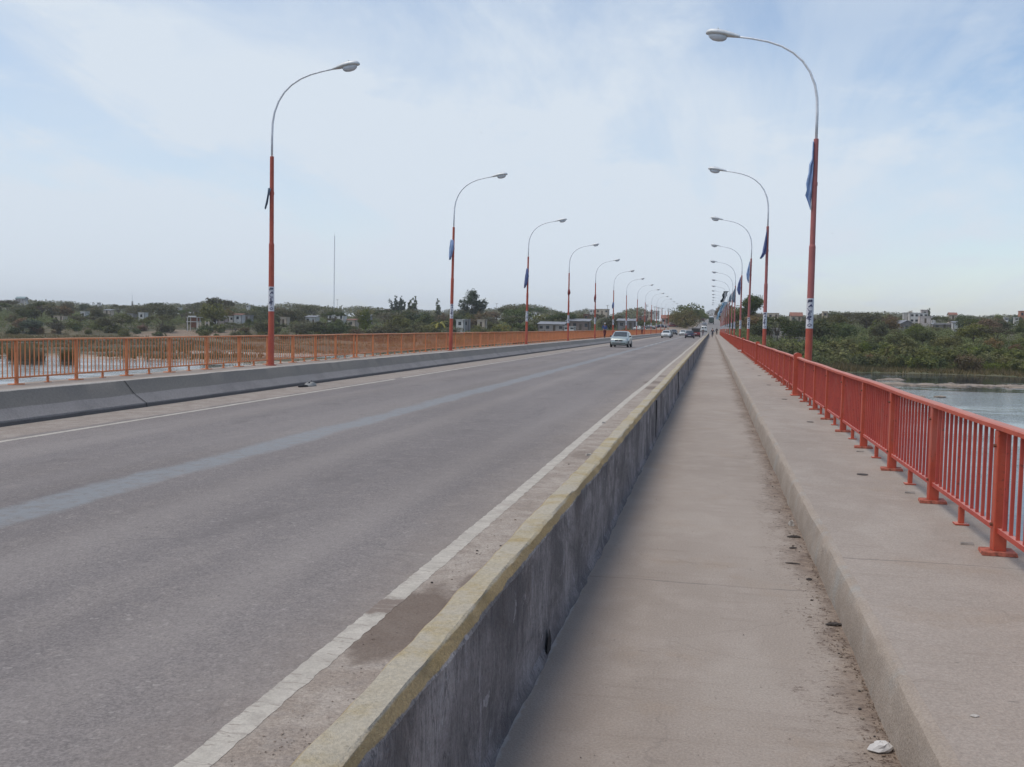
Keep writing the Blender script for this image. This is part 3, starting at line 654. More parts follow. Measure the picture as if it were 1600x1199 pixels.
# ------------------------------------------------------------------ land and water
WZ = -5.5
def road_cx(y): return np.interp(y, [200, 262, 330, 400, 520, 700, 900, 1500], [-6.3, -6.3, -4.2, -1.6, -.6, -1.0, -2.6, -6])
def road_z(y): return np.interp(y, [200, 262, 300, 330, 400, 480, 560, 640, 760, 900, 1100, 1600], [-.15, -.15, .15, .75, 2.2, 3.9, 5.1, 6.3, 9.6, 13.8, 14.6, 10])
def shore(x): return 152+sst(-30, 25, x)*30+sst(30, 70, x)*4+7*n2(x, 0*x+50, 22)+3*n2(x, 0*x+9, 7)
def gheight(x, y):
    x = np.asarray(x, float); y = np.asarray(y, float)
    s = shore(x); d = y-s
    right = np.interp(d, [-40, -8, 0, 10, 30, 75, 130, 170, 230, 330, 520, 900, 2600], [-8.5, -6.3, -5.42, -4.9, -4.1, -1.2, .4, 1.2, 2.8, 5.4, 8.0, 10, 15])
    yb = np.interp(x, [-420, -260, -210, -120, -60, -20], [255, 285, 325, 325, 300, 270])
    e = y-yb
    left = np.interp(d, [-40, -8, 0, 8, 60], [-8.5, -6.3, -5.42, -5.22, -4.95])
    left = np.maximum(left, np.where(e < -10, -99., 0)+np.interp(e, [-10, 0, 18, 60, 150, 300, 600, 2600], [-5.0, -4.7, -3.0, -1.2, .6, 3.0, 6.5, 15]))
    left += 0.32*fb2(x, y, 13, 3)*sst(2, 12, d)*(1-sst(0, 25, e))
    # wet hollows in the marsh
    left -= 0.75*sst(.15, .6, n2(x+40, y*1.0, 26))*sst(0, 8, d)*(1-sst(55, 95, d))
    k = sst(-22, 8, x)
    z = left*(1-k)+right*k
    z += 0.5*fb2(x, y, 35, 3)*sst(15, 60, d)*(.35+.65*sst(-25, 0, x)+.65*(1-sst(-25, 0, x))*sst(0, 40, e))
    # near bank behind the camera
    z = np.where(y < 60, np.interp(y, [-300, -70, -30, -10, 60], [0, -1.0, -4.5, -7, -8.5])+.3*n2(x, y, 30), z)
    # embankment under the road beyond the bridge
    ad = np.abs(x-road_cx(y)); rz = road_z(y)-.12
    w = np.where(x < road_cx(y), 18+0*y, 8.5)
    t_ = sst(0, 1, (ad-w)/9.0)
    on = sst(248, 262, y)
    zz_ = rz*(1-t_)+z*t_
    z = np.where(y > 246, z*(1-on)+zz_*on, z)
    return z
def grid(name, xs, ys, fn, mat):
    X, Y = np.meshgrid(xs, ys); Z = fn(X, Y); nx, ny = len(xs), len(ys)
    V = np.stack([X, Y, Z], -1).reshape(-1, 3); idx = np.arange(nx*ny).reshape(ny, nx)
    F = np.stack([idx[:-1, :-1], idx[:-1, 1:], idx[1:, 1:], idx[1:, :-1]], -1).reshape(-1, 4)
    me = bpy.data.meshes.new(name); me.from_pydata(V.tolist(), [], F.tolist()); me.materials.append(mat)
    me.polygons.foreach_set('use_smooth', [True]*len(me.polygons)); me.update(); return obj(name, me)
def mat_ground():
    t = NT('ground'); p = t.pos(); X, Y, Z = t.xyz(p)
    a = t.noise(p, .05, 6, .6, (1, .6, 1)); b = t.noise(p, .25, 6, .65, (1, .5, 1)); f = t.noise(p, 2.2, 4, .7)
    c = t.mix(t.rng(a, .38, .62), (.070, .072, .034), (.105, .082, .046))
    c = t.mix(t.rng(b, .54, .68), c, (.140, .108, .062))
    c = t.mix(t.math('MULTIPLY', t.rng(b, .48, .38), .6), c, (.060, .065, .030))
    # sand bars and mud near the water
    sand = t.mix(t.rng(f, .3, .7), (.26, .215, .165), (.35, .30, .24))
    zz_ = t.math('ADD', Z, t.math('MULTIPLY', t.math('SUBTRACT', t.noise(p, .4, 5, .6, (1, .4, 1)), .5), .9))
    c = t.mix(t.math('MULTIPLY', t.math('MULTIPLY', t.rng(zz_, -5.25, -5.40), .9), t.rng(X, 12., 2., .12, 1.)), c, sand)
    c = t.mix(t.math('MULTIPLY', t.math('MULTIPLY', t.rng(Z, -1.5, -4.), t.rng(X, 2., 12.)), .7), c, t.mix(t.rng(b, .4, .6), (.085, .100, .038), (.130, .120, .060)))
    c = t.mix(t.rng(Z, -5.46, -5.6), c, (.10, .085, .065))
    # bare eroded bank by the shacks
    dx = t.math('DIVIDE', t.math('ADD', X, 190.), 22.); dy = t.math('DIVIDE', t.math('SUBTRACT', Y, 336.), 24.)
    d = t.math('ADD', t.math('MULTIPLY', dx, dx), t.math('MULTIPLY', dy, dy)); d = t.math('ADD', d, t.math('MULTIPLY', t.math('SUBTRACT', b, .5), 2.2))
    c = t.mix(t.rng(d, .35, .95, .85, 0.), c, t.mix(t.rng(f, .35, .65), (.20, .140, .098), (.31, .235, .17)))
    # pale dry field strip behind the marsh
    yb = t.math('SUBTRACT', Y, t.math('MULTIPLY', t.math('SUBTRACT', a, .5), 60.))
    st = t.math('MULTIPLY', band(t, yb, 262., 318., 6.), t.rng(X, -40., -70.))
    c = t.mix(t.math('MULTIPLY', st, .45), c, (.20, .165, .090))
    c = t.scalecol(c, t.rng(f, .3, .7, .75, 1.25))
    t.col(c).rough(.95); t.bump(f, .4, .3); return t.m
def mat_water():
    t = NT('river_water'); p = t.pos()
    t.col((.022, .032, .042)).rough(.05); t.b.inputs['IOR'].default_value = 1.33
    w1 = t.noise(p, .5, 4, .55, (.6, 1.6, 1), .3); w2 = t.noise(p, 2.2, 3, .6, (.6, 1.8, 1)); calm = t.rng(t.noise(p, .035, 3, .5, (1, 2.6, 1), .5), .40, .60, .15, 1.0)
    h = t.math('MULTIPLY', t.math('ADD', w1, t.math('MULTIPLY', w2, .35)), calm)
    t.bump(h, .38, .13); return t.m
xs = np.unique(np.concatenate([np.linspace(-2600, -420, 30), np.linspace(-420, 160, 233), np.linspace(160, 2600, 34)]))
ys = np.unique(np.concatenate([np.linspace(-300, 100, 26), np.linspace(100, 420, 161), np.linspace(420, 1000, 70), np.linspace(1000, 3600, 24)]))
ground = grid('ground', xs, ys, gheight, mat_ground()); tag(ground, kind='structure')
mb = MB(); mb.add([(-2600, -290, WZ), (2600, -290, WZ), (2600, 330, WZ), (-2600, 330, WZ)], [(0, 1, 2, 3)])
water = mb.build('river_water', mat_water()); tag(water, kind='structure')

# road on the far bank
ys2 = np.arange(262, 1100, 6.0); mb = MB()
mb.rings([[(float(road_cx(y))+u*w, y, float(road_z(y))+.02) for u, w in ((-1, 5.2), (-.5, 5.2), (0, 5.2), (.5, 5.2), (1, 5.2))] for y in ys2], closed=False, cap=False)
o = mb.build('far_road', simple('far_asphalt', (.205, .190, .178), .9, 0, .15, .3)); tag(o, kind='structure')
mb = MB(); Xs = []
for y in np.arange(268, 560, 6.0):
    cx_ = float(road_cx(y)); wv = float(np.interp(y, [268, 300, 380, 560], [4, 13, 20, 8])); z = float(road_z(y))
    Xs.append([(cx_-5.25-wv, y, z-.01), (cx_-5.25-wv*.5, y, z-.01), (cx_-5.21, y, z-.005)])
mb.rings(Xs, closed=False, cap=False)
o = mb.build('dirt_lot', simple('dirt', (.27, .215, .165), .95, 0, .25, .2)); tag(o, kind='structure')
mb = MB(); mb.rings([[(float(road_cx(y))+5.2, y, float(road_z(y))+.015), (float(road_cx(y))+8.2, y, float(road_z(y))+.0)] for y in ys2], closed=False, cap=False)
o = mb.build('road_shoulder', bpy.data.materials['dirt']); tag(o, kind='structure')

# pixel column -> world, used only to survey where things stand
def ray(px, py=514.0):
    d = np.array([(px-800)/1555., -(py-599.5)/1555., 1.]); return d@_r, d@_v, d@_u
def gx(px, Y, py=510.0): a = ray(px, py); return a[0]/a[1]*Y
def hor(px): return 514-(1113-px)*.019
def zat(px, py, Y): a = ray(px, py); return CAM_Z+a[2]/a[1]*Y

# rocks in the river and sand bars
def rock_mesh(seed, n=9, flat=.35):
    rg = np.random.default_rng(seed); rings = []
    ph = rg.random(4)*6
    for i, (zz_, rr_) in enumerate(((-.3, .9), (0, 1.0), (.22, .92), (.38, .62), (.45, .2))):
        rings.append([(rr_*(1+.25*math.sin(2*a+ph[0])+.15*math.sin(3*a+ph[1]+i))*math.cos(a), rr_*(1+.2*math.sin(2*a+ph[2])+.15*math.sin(4*a+ph[3]))*math.sin(a), zz_*flat*2*(1+.3*math.sin(a+ph[1]))) for a in np.linspace(0, 2*math.pi, n, endpoint=False)])
    mb = MB(); mb.rings(rings); return mb.mesh('rock', M['rock'], True)
RM = [rock_mesh(i) for i in range(4)]
rg = random.Random(3)
def rocks(n, x0, y0, rx, ry, ang, smin, smax, label, group):
    for i in range(n):
        u = rg.uniform(-1, 1); w = rg.gauss(0, .4)
        x = x0+u*rx*math.cos(ang)-w*ry*math.sin(ang); y = y0+u*rx*math.sin(ang)+w*ry*math.cos(ang)
        o = obj('rock', rg.choice(RM), None, (x, y, WZ+rg.uniform(-.04, .03))); s = rg.uniform(smin, smax)
        o.scale = (s*rg.uniform(.8, 1.9), s, s*rg.uniform(.35, 1.0)); o.rotation_euler = (0, 0, rg.uniform(0, 3)); tag(o, label, 'rock', group)
rocks(90, 35, 147, 11.5, 2.6, .15, .35, 1.15, 'pale brown rock in the long shoal of the river right of the bridge', 'rocks of the long shoal')
rocks(22, 23.5, 158, 4.5, 1.4, .1, .3, .8, 'pale rock in the small shoal nearer the far bank, right of the bridge', 'rocks of the small shoal')
rocks(7, 23.8, 119, 1.6, 1.2, .1, .25, .55, 'dark low rock nearest to the red railing in the river', 'rocks near the red railing')
def sandbar(x, y, rx, ry, ang, h, label):
    rings = []
    for k, f in ((-.25, 1.12), (0.0, 1.0), (.6, .75), (1, .35)):
        rings.append([(x+f*(rx*(1+.25*math.sin(3*a+x))*math.cos(a)*math.cos(ang)-ry*(1+.3*math.sin(2*a+y))*math.sin(a)*math.sin(ang)), y+f*(rx*math.cos(a)*math.sin(ang)+ry*(1+.3*math.sin(5*a+x))*math.sin(a)*math.cos(ang)), WZ+h*k) for a in np.linspace(0, 2*math.pi, 40, endpoint=False)])
    mb = MB(); mb.rings(rings); o = mb.build('sand_bar', M['sand'], smooth=True); tag(o, kind='structure')
M['sand'] = simple('pale_river_sand', (.36, .31, .25), .95, 0, .2, .8)
for a in ((-104, 157, 10, 1.6, .1, .22), (-88, 163, 9, 1.4, .0, .2), (-112, 178, 12, 2.4, .1, .25), (-84, 176, 10, 2.6, .05, .3), (-70, 158, 7, 1.5, .0, .22), (-66, 172, 7, 1.2, .1, .2), (-96, 196, 16, 3, .05, .3)):
    sandbar(*a, '')

# ------------------------------------------------------------------ foliage
def mat_leaf(name, c1, c2, c3=None):
    t = NT(name); g = t.n('ShaderNodeNewGeometry'); oi = t.n('ShaderNodeObjectInfo')
    r_ = g.outputs['Random Per Island']
    c = t.mix(t.rng(r_, 0, 1, 0, 1, False), c1, c2)
    if c3: c = t.mix(t.rng(t.noise(g.outputs['Position'], .35, 3, .5), .5, .66, 0, .6), c, c3)
    c = t.scalecol(c, t.rng(oi.outputs['Random'], 0, 1, .72, 1.30, False))
    hs = t.n('ShaderNodeHueSaturation'); t.L(c, hs.inputs['Color']); t.L(t.rng(t.math('FRACT', t.math('MULTIPLY', oi.outputs['Random'], 7.3)), 0, 1, .478, .515, False), hs.inputs['Hue'])
    t.L(t.rng(t.math('FRACT', t.math('MULTIPLY', oi.outputs['Random'], 3.7)), 0, 1, .90, 1.22, False), hs.inputs['Saturation'])
    t.col(hs.outputs[0]).rough(.75); t.b.inputs['Specular IOR Level'].default_value = .25
    # thin leaves let some light through
    tr = t.n('ShaderNodeBsdfTranslucent'); t.L(hs.outputs[0], tr.inputs[0]); ms = t.n('ShaderNodeMixShader'); ms.inputs[0].default_value = .28
    out = t.t.nodes['Material Output']; t.L(t.b.outputs[0], ms.inputs[1]); t.L(tr.outputs[0], ms.inputs[2]); t.L(ms.outputs[0], out.inputs[0]); return t.m
LM = {'dark': mat_leaf('dark_green_leaves', (0.057, 0.078, 0.029), (0.121, 0.141, 0.055)), 'olive': mat_leaf('olive_leaves', (0.099, 0.107, 0.039), (0.185, 0.181, 0.067)),
      'grey': mat_leaf('grey_green_leaves', (0.102, 0.107, 0.059), (0.177, 0.172, 0.095), (0.163, 0.131, 0.083)), 'green': mat_leaf('fresh_green_leaves', (0.106, 0.134, 0.032), (0.192, 0.214, 0.061)),
      'brown': mat_leaf('brownish_leaves', (0.156, 0.107, 0.063), (0.227, 0.158, 0.091), (0.114, 0.110, 0.049)), 'yellow': mat_leaf('yellow_green_leaves', (0.284, 0.281, 0.049), (0.426, 0.389, 0.079)),
      'blue': mat_leaf('blue_green_leaves', (0.050, 0.074, 0.049), (0.106, 0.134, 0.083)), 'red': mat_leaf('reddish_leaves', (.125, .115, .050), (.200, .165, .080), (.230, .120, .080)),
      'scrubmass': mat_leaf('undergrowth_leaves', (.095, .122, .040), (.195, .210, .080), (.165, .140, .075)), 'scrub': mat_leaf('willow_scrub_leaves', (0.106, 0.123, 0.044), (0.199, 0.201, 0.076), (0.142, 0.131, 0.067)), 'dry': mat_leaf('dry_reed_blades', (0.149, 0.131, 0.055), (0.284, 0.212, 0.104), (0.121, 0.131, 0.044))}
BARK = simple('bark', (.085, .068, .052), .95, 0, .25, 4)
def leaf_quads(P, N, size, rng):
    """P centres, N facing; makes irregular leaf-clump quads"""
    k = len(P); N = N/np.linalg.norm(N, axis=1, keepdims=True)
    a = np.cross(N, rng.normal(size=(k, 3))); a /= np.linalg.norm(a, axis=1, keepdims=True); b = np.cross(N, a)
    s = size*rng.uniform(.55, 1.35, (k, 1)); e = rng.uniform(.45, 1.0, (k, 1))
    q = [P+a*s*rng.uniform(.7, 1.2, (k, 1)), P+b*s*e*rng.uniform(.6, 1.2, (k, 1)), P-a*s*rng.uniform(.7, 1.2, (k, 1)), P-b*s*e*rng.uniform(.6, 1.2, (k, 1))]
    return np.stack(q, 1).reshape(-1, 3)
def blobs_to_leaves(blobs, n, size, rng, shell=.55, jn=.55):
    vol = np.array([b[3]*b[4]*b[5] for b in blobs])**.7; cnt = (n*vol/vol.sum()).astype(int)+1; PP = []; NN = []
    for b, c in zip(blobs, cnt):
        d = rng.normal(size=(c, 3)); d /= np.linalg.norm(d, axis=1, keepdims=True)
        # small clusters on the shell, so that the surface breaks up
        cl = max(3, c//14); cd = rng.normal(size=(cl, 3)); cd /= np.linalg.norm(cd, axis=1, keepdims=True); pick = rng.integers(0, cl, c)
        d = d*.42+cd[pick]; d /= np.linalg.norm(d, axis=1, keepdims=True)
        rr_ = (shell+(1-shell)*rng.random((c, 1))**.6)*(1+.22*rng.normal(size=(cl, 1)))[pick]
        PP.append(np.array(b[:3])+d*rr_*np.array(b[3:6])); NN.append(d+jn*rng.normal(size=(c, 3)))
    return leaf_quads(np.concatenate(PP), np.concatenate(NN), size, rng)
def tree_proto(kind, seed, H=8.0, Wd=8.0, n=1500, leaf=.30, mat='dark', trunk=.28, spread=1.0):
    rng = np.random.default_rng(seed); blobs = []; mb = MB(); tr = .035*H*.6
    if kind == 'broad':
        hb = H*trunk; mb.tube([(0, 0, -.6), (.05, 0, hb*.5), (.1*rng.normal(), .1*rng.normal(), hb)], [tr*1.25, tr, tr*.85], 7)
        nb = 11
        for i in range(nb):
            a = 2*math.pi*i/nb*1.7+rng.random(); r_ = Wd*.5*(.25+.5*rng.random()) if i else 0; z = hb+(H-hb)*(.30+.45*rng.random()-(r_/Wd)*.35)
            p = np.array([r_*math.cos(a), r_*math.sin(a), z]); rb_ = Wd*(.16+.10*rng.random())
            blobs.append((*p, rb_, rb_, min(rb_*.8, (H-z)*.95+.3)))
            mid_ = p*.5+np.array([0, 0, hb*.5+.2]); mb.tube([(0, 0, hb*.9), tuple(mid_), tuple(p)], [tr*.6, tr*.35, tr*.12], 5)
        blobs.append((0, 0, hb+(H-hb)*.62, Wd*.26, Wd*.26, (H-hb)*.36))
    elif kind == 'umbrella':      # flat topped thorn tree
        hb = H*.42; mb.tube([(0, 0, -.6), (.2, 0, hb*.5), (.1, .1, hb)], [tr*1.1, tr*.8, tr*.6], 7)
        for i in range(10):
            a = 2*math.pi*i/10+rng.random(); r_ = Wd*.42*(.3+.7*rng.random()); z = H*(.74+.16*rng.random())-r_*.16
            blobs.append((r_*math.cos(a), r_*math.sin(a), z, Wd*.17, Wd*.17, H*.085)); mb.tube([(0, 0, hb*.8), (r_*.4*math.cos(a), r_*.4*math.sin(a), H*.6), (r_*math.cos(a), r_*math.sin(a), z)], [tr*.5, tr*.3, tr*.1], 5)
    elif kind == 'cypress':
        mb.tube([(0, 0, -.6), (0, 0, H*.9)], [tr*.6, tr*.1], 6)
        for i in range(9): z = H*(.12+.1*i); w = Wd*.5*(1-abs(i/9.-.25)*1.1); blobs.append((.1*rng.normal(), .1*rng.normal(), z, w, w, H*.11))
    elif kind == 'tall':          # dense round-headed tall tree
        mb.tube([(0, 0, -.6), (0, 0, H*.6)], [tr, tr*.4], 7)
        for i in range(14):
            t_ = rng.random(); z = H*(.34+.58*t_); r_ = Wd*.26*math.sin(math.pi*(.15+.75*t_))*rng.random()**.5*1.5; a = rng.random()*6.28; b_ = Wd*(.14+.1*rng.random())
            blobs.append((r_*math.cos(a), r_*math.sin(a), z, b_, b_, b_*1.25))
            mb.tube([(0, 0, H*.3), (r_*math.cos(a), r_*math.sin(a), z)], [tr*.4, tr*.1], 5)
    elif kind == 'feather':       # open tree with upright feathery limbs
        mb.tube([(0, 0, -.6), (0, 0, H*.5)], [tr*.8, tr*.5], 6)
        for i in range(13):
            a = 2*math.pi*i/13+rng.random(); r_ = Wd*.5*rng.uniform(.2, 1); z = H*rng.uniform(.55, 1.0)
            for s in (.45, .62, .8, .97): blobs.append((r_*s*math.cos(a), r_*s*math.sin(a), H*.35+(z-H*.35)*s, Wd*.11, Wd*.11, H*.10))
            mb.tube([(0, 0, H*.3), (r_*.9*math.cos(a), r_*.9*math.sin(a), z)], [tr*.35, tr*.08], 5)
    elif kind == 'palm':
        mb.tube([(0, 0, -.6), (.1, 0, H*.6), (0, 0, H*.72)], [tr*.8, tr*.6, tr*.7], 7)
        V = []
        for i in range(22):
            a = rng.random()*6.28; up = rng.uniform(.0, 1.2); L = Wd*.5*rng.uniform(.8, 1.1); pr_ = []
            for s in np.linspace(0, 1, 7): pr_.append(np.array([math.cos(a)*L*s, math.sin(a)*L*s, H*.72+L*(up*s-1.1*s*s)]))
            sd_ = np.array([-math.sin(a), math.cos(a), 0])*.28
            for p0, p1 in zip(pr_[:-1], pr_[1:]): V += [p0-sd_+[0, 0, -.1], p0+sd_, p1+sd_*.9, p1-sd_*.9+[0, 0, -.1]]
        return mb.mesh('trunk', BARK), quads_mesh('crown', np.array(V), LM[mat]), H
    elif kind == 'shrub':
        for i in range(4): a = rng.random()*6.28; mb.tube([(0, 0, -.3), (Wd*.2*math.cos(a), Wd*.2*math.sin(a), H*.6)], [.06, .02], 5)
        for i in range(9):
            a = rng.random()*6.28; r_ = Wd*.36*rng.random()**.5; b_ = Wd*rng.uniform(.15, .25); z = H*rng.uniform(.25, .62)*(1-.4*r_/Wd)
            blobs.append((r_*math.cos(a), r_*math.sin(a), z, b_, b_, min(H-z, H*.42)))
    V = blobs_to_leaves(blobs, n, leaf, rng, .5 if kind != 'feather' else .1)
    z = V[:, 2].max()
    return mb.mesh('trunk', BARK), quads_mesh('crown', V, LM[mat]), float(z)
PROTO = {}
def P_(key, *a, **k): PROTO[key] = tree_proto(*a, **k)
for i, mt in enumerate(('dark', 'olive', 'grey', 'brown', 'green', 'blue')): 
    P_('broad_'+mt, 'broad', 100+i, 8, 9.5, 2600, .26, mt); P_('broad2_'+mt, 'broad', 120+i, 8, 7.5, 2300, .25, mt, .2)
P_('umb_grey', 'umbrella', 31, 8, 10, 1700, .22, 'grey'); P_('umb_dark', 'umbrella', 32, 8, 9, 1700, .22, 'dark')
P_('cypress', 'cypress', 41, 9, 2.2, 1300, .22, 'dark'); P_('tall_blue', 'tall', 51, 12, 9, 4200, .28, 'blue'); P_('feather', 'feather', 61, 10, 8, 3800, .24, 'blue')
P_('palm', 'palm', 71, 6, 6.5, 10, .2, 'yellow'); P_('yellow', 'broad', 72, 5, 5, 1500, .22, 'yellow', .15); P_('red', 'broad', 73, 9, 13, 5200, .28, 'red', .08); P_('bigolive', 'broad', 76, 9, 13, 5200, .28, 'olive', .08)
P_('rightbig', 'broad', 74, 13, 10, 5200, .28, 'dark', .3)
for i, mt in enumerate(('scrub', 'olive', 'dark', 'green', 'brown')): P_('shrub_'+mt, 'shrub', 200+i, 3.2, 5.2, 2000, .17, mt); P_('shrub2_'+mt, 'shrub', 220+i, 2.6, 4.6, 1700, .16, mt)

def stand(px, Y, key, h, label, cat, group=None, wscale=1.0, name=None, z=None, rot=None, X=None):
    tr_, cr_, H0 = PROTO[key]; x = gx(px, Y) if X is None else X
    zg = float(gheight(x, Y)) if z is None else z
    r_ = empty(name or ('shrub' if key.startswith('shrub') else 'tree'), (x, Y, zg-.1), random.uniform(0, 6.28) if rot is None else rot, label, cat, group)
    s = h/H0; r_.scale = (s*wscale, s*wscale, s)
    obj('trunk' if not key.startswith('shrub') else 'stem', tr_, r_); obj('crown' if not key.startswith('shrub') else 'foliage', cr_, r_); return r_
def top_h(px, py, Y, x=None):
    x = gx(px, Y); return zat(px, py, Y)-float(gheight(x, Y))

SKY = [(-60, 465), (0, 468), (40, 466), (100, 468), (150, 473), (205, 475), (250, 471), (300, 473), (330, 465), (360, 468), (400, 475), (450, 471), (480, 473), (520, 477), (560, 476), (600, 479), (640, 481), (680, 483), (705, 481),
       (770, 480), (810, 472), (850, 476), (885, 487), (915, 480), (945, 494), (985, 480), (1004, 478), (1020, 500), (1050, 500), (1150, 482), (1200, 488), (1245, 492), (1290, 487), (1300, 484), (1340, 485), (1400, 485), (1412, 491), (1450, 491), (1480, 491), (1500, 489), (1535, 492), (1560, 489), (1680, 492)]
def skyl(px): return float(np.interp(px, [a for a, b in SKY], [b for a, b in SKY]))
# windows where buildings must stay visible: px0, px1, distance of the building, lowest row to keep free
KEEP = []

# ------------------------------------------------------------------ buildings
WM = {}
def wall_mat(c):
    if c not in WM: WM[c] = simple('wall_plaster_%d' % len(WM), c, .9, 0, .14, .7)
    return WM[c]
M['tin'] = simple('weathered_tin_roof', (.24, .245, .26), .6, .1, .2, .5); M['tile'] = simple('red_tile_roof', (.25, .115, .08), .85, 0, .15, .8); M['window_dark'] = simple('dark_window', (.03, .035, .04), .25); M['brick'] = simple('red_brick', (.30, .14, .09), .9, 0, .15, 2); M['wood'] = simple('weathered_wood', (.13, .10, .07), .9)
def house(px, Y, w, d, h, label, wall=(.55, .52, .46), roof='flat', roofm=None, windows=2, door=True, storeys=1, z=None, rz=0.0, cat='house', keep=True, name='house', drop=2.0, py=None, win_side='front'):
    x = gx(px, Y); zg = float(gheight(x, Y)) if z is None else z
    if py is not None: zg = zat(px, py, Y)
    r_ = empty(name, (x, Y, zg), rz, label, cat)
    wm = wall_mat(wall); mb = MB()
    # front wall with real openings
    ops = []; n = windows; hs = h/storeys
    for s in range(storeys):
        for i in range(n):
            cx_ = -w/2+w*(i+.5)/n; 
            if door and s == 0 and i == n//2: ops.append((cx_-.45, cx_+.45, 0.0, 2.05, 'door'))
            else: ops.append((cx_-min(.55, w/n*.3), cx_+min(.55, w/n*.3), s*hs+hs*.36, s*hs+hs*.78, 'window'))
    t_ = .2; yf = -d/2
    xsx = sorted(set([-w/2, w/2]+[o_[0] for o_ in ops]+[o_[1] for o_ in ops])); zsx = sorted(set([-drop, 0, h]+[o_[2] for o_ in ops]+[o_[3] for o_ in ops]))
    for a, b in zip(xsx[:-1], xsx[1:]):
        for c, e in zip(zsx[:-1], zsx[1:]):
            if any(o_[0] <= a+1e-6 and b <= o_[1]+1e-6 and o_[2] <= c+1e-6 and e <= o_[3]+1e-6 for o_ in ops): continue
            mb.add([(a, yf, c), (b, yf, c), (b, yf, e), (a, yf, e)], [(0, 1, 2, 3)])
            mb.add([(a, yf+t_, c), (b, yf+t_, c), (b, yf+t_, e), (a, yf+t_, e)], [(3, 2, 1, 0)])
    for o_ in ops:
        a, b, c, e = o_[:4]; mb.add([(a, yf, c), (a, yf+t_, c), (a, yf+t_, e), (a, yf, e), (b, yf, c), (b, yf+t_, c), (b, yf+t_, e), (b, yf, e)], [(0, 1, 2, 3), (7, 6, 5, 4), (3, 2, 6, 7), (4, 5, 1, 0)])
    mb.box(-w/2, -w/2+t_, yf, d/2, -drop, h); mb.box(w/2-t_, w/2, yf, d/2, -drop, h); mb.box(-w/2+t_, w/2-t_, d/2-t_, d/2, -drop, h)
    mb.build('wall', wm, r_)
    for o_ in ops:
        a, b, c, e, k = o_
        f = MB(); q = .05
        f.box(a, a+q, yf+.06, yf+.14, c, e); f.box(b-q, b, yf+.06, yf+.14, c, e); f.box(a+q, b-q, yf+.06, yf+.14, e-q, e)
        if k == 'window':
            f.box(a+q, b-q, yf+.06, yf+.14, c, c+q); wo_ = f.build('window', M['wood'], r_)
            g = MB(); g.box(a+q, b-q, yf+.09, yf+.11, c+q, e-q); g.build('pane', M['window_dark'], wo_)
        else:
            g = MB(); g.box(a+q, b-q, yf+.08, yf+.12, c, e-q); g.build('door', M['wood'], r_)
    rm = roofm or M['tin']
    if roof == 'flat':
        mb = MB(); mb.box(-w/2-.15, w/2+.15, -d/2-.15, d/2+.15, h+.002, h+.22); mb.build('roof', rm if roofm else wall_mat((wall[0]*.85, wall[1]*.85, wall[2]*.85)), r_)
    elif roof == 'shed':
        mb = MB(); hh = w*.10 if d > w else d*.14
        mb.add([(-w/2-.3, -d/2-.4, h+.02), (w/2+.3, -d/2-.4, h+.02), (w/2+.3, d/2+.3, h+hh+.02), (-w/2-.3, d/2+.3, h+hh+.02), (-w/2-.3, -d/2-.4, h+.14), (w/2+.3, -d/2-.4, h+.14), (w/2+.3, d/2+.3, h+hh+.14), (-w/2-.3, d/2+.3, h+hh+.14)],
               [(0, 3, 2, 1), (4, 5, 6, 7), (0, 1, 5, 4), (1, 2, 6, 5), (2, 3, 7, 6), (3, 0, 4, 7)])
        mb.build('roof', rm, r_)
    else:
        along = roof == 'gable_x'; hh = (d if along else w)*.26; e_ = .35
        if along: A = [(-w/2-e_, -d/2-e_, h-.05), (w/2+e_, -d/2-e_, h-.05), (w/2+e_, 0, h+hh), (-w/2-e_, 0, h+hh), (w/2+e_, d/2+e_, h-.05), (-w/2-e_, d/2+e_, h-.05)]
        else: A = [(-w/2-e_, d/2+e_, h-.05), (-w/2-e_, -d/2-e_, h-.05), (0, -d/2-e_, h+hh), (0, d/2+e_, h+hh), (w/2+e_, -d/2-e_, h-.05), (w/2+e_, d/2+e_, h-.05)]
        B = [(a, b, c+.14) for a, b, c in A]
        mb = MB(); mb.add(A+B, [(3, 2, 1, 0), (5, 4, 2, 3), (6, 7, 8, 9), (9, 8, 10, 11), (0, 1, 7, 6), (4, 5, 11, 10), (1, 2, 8, 7), (2, 4, 10, 8), (3, 0, 6, 9), (5, 3, 9, 11)]); mb.build('roof', rm, r_)
        g = MB()
        if along:
            for sx in (-1, 1): g.add([(sx*w/2*.998, -d/2, h), (sx*w/2*.998, d/2, h), (sx*w/2*.998, 0, h+hh*.9)], [(0, 1, 2)])
        else:
            for sy in (-1, 1): g.add([(-w/2, sy*d/2*.998, h), (w/2, sy*d/2*.998, h), (0, sy*d/2*.998, h+hh*.9)], [(0, 1, 2)])
        g.build('gable', wm, r_)
    if keep:
        hw = (w/2*.8)/Y*1620; pb = hor(px)+(CAM_Z-zg)/Y*1600
        KEEP.append((px-hw, px+hw, Y, pb-h*(.80 if px < 1000 else .70)/Y*1600))
    return r_
WH = (.62, .60, .56); CR = (.52, .43, .33); GR = (.30, .285, .275); PK = (.50, .40, .36)
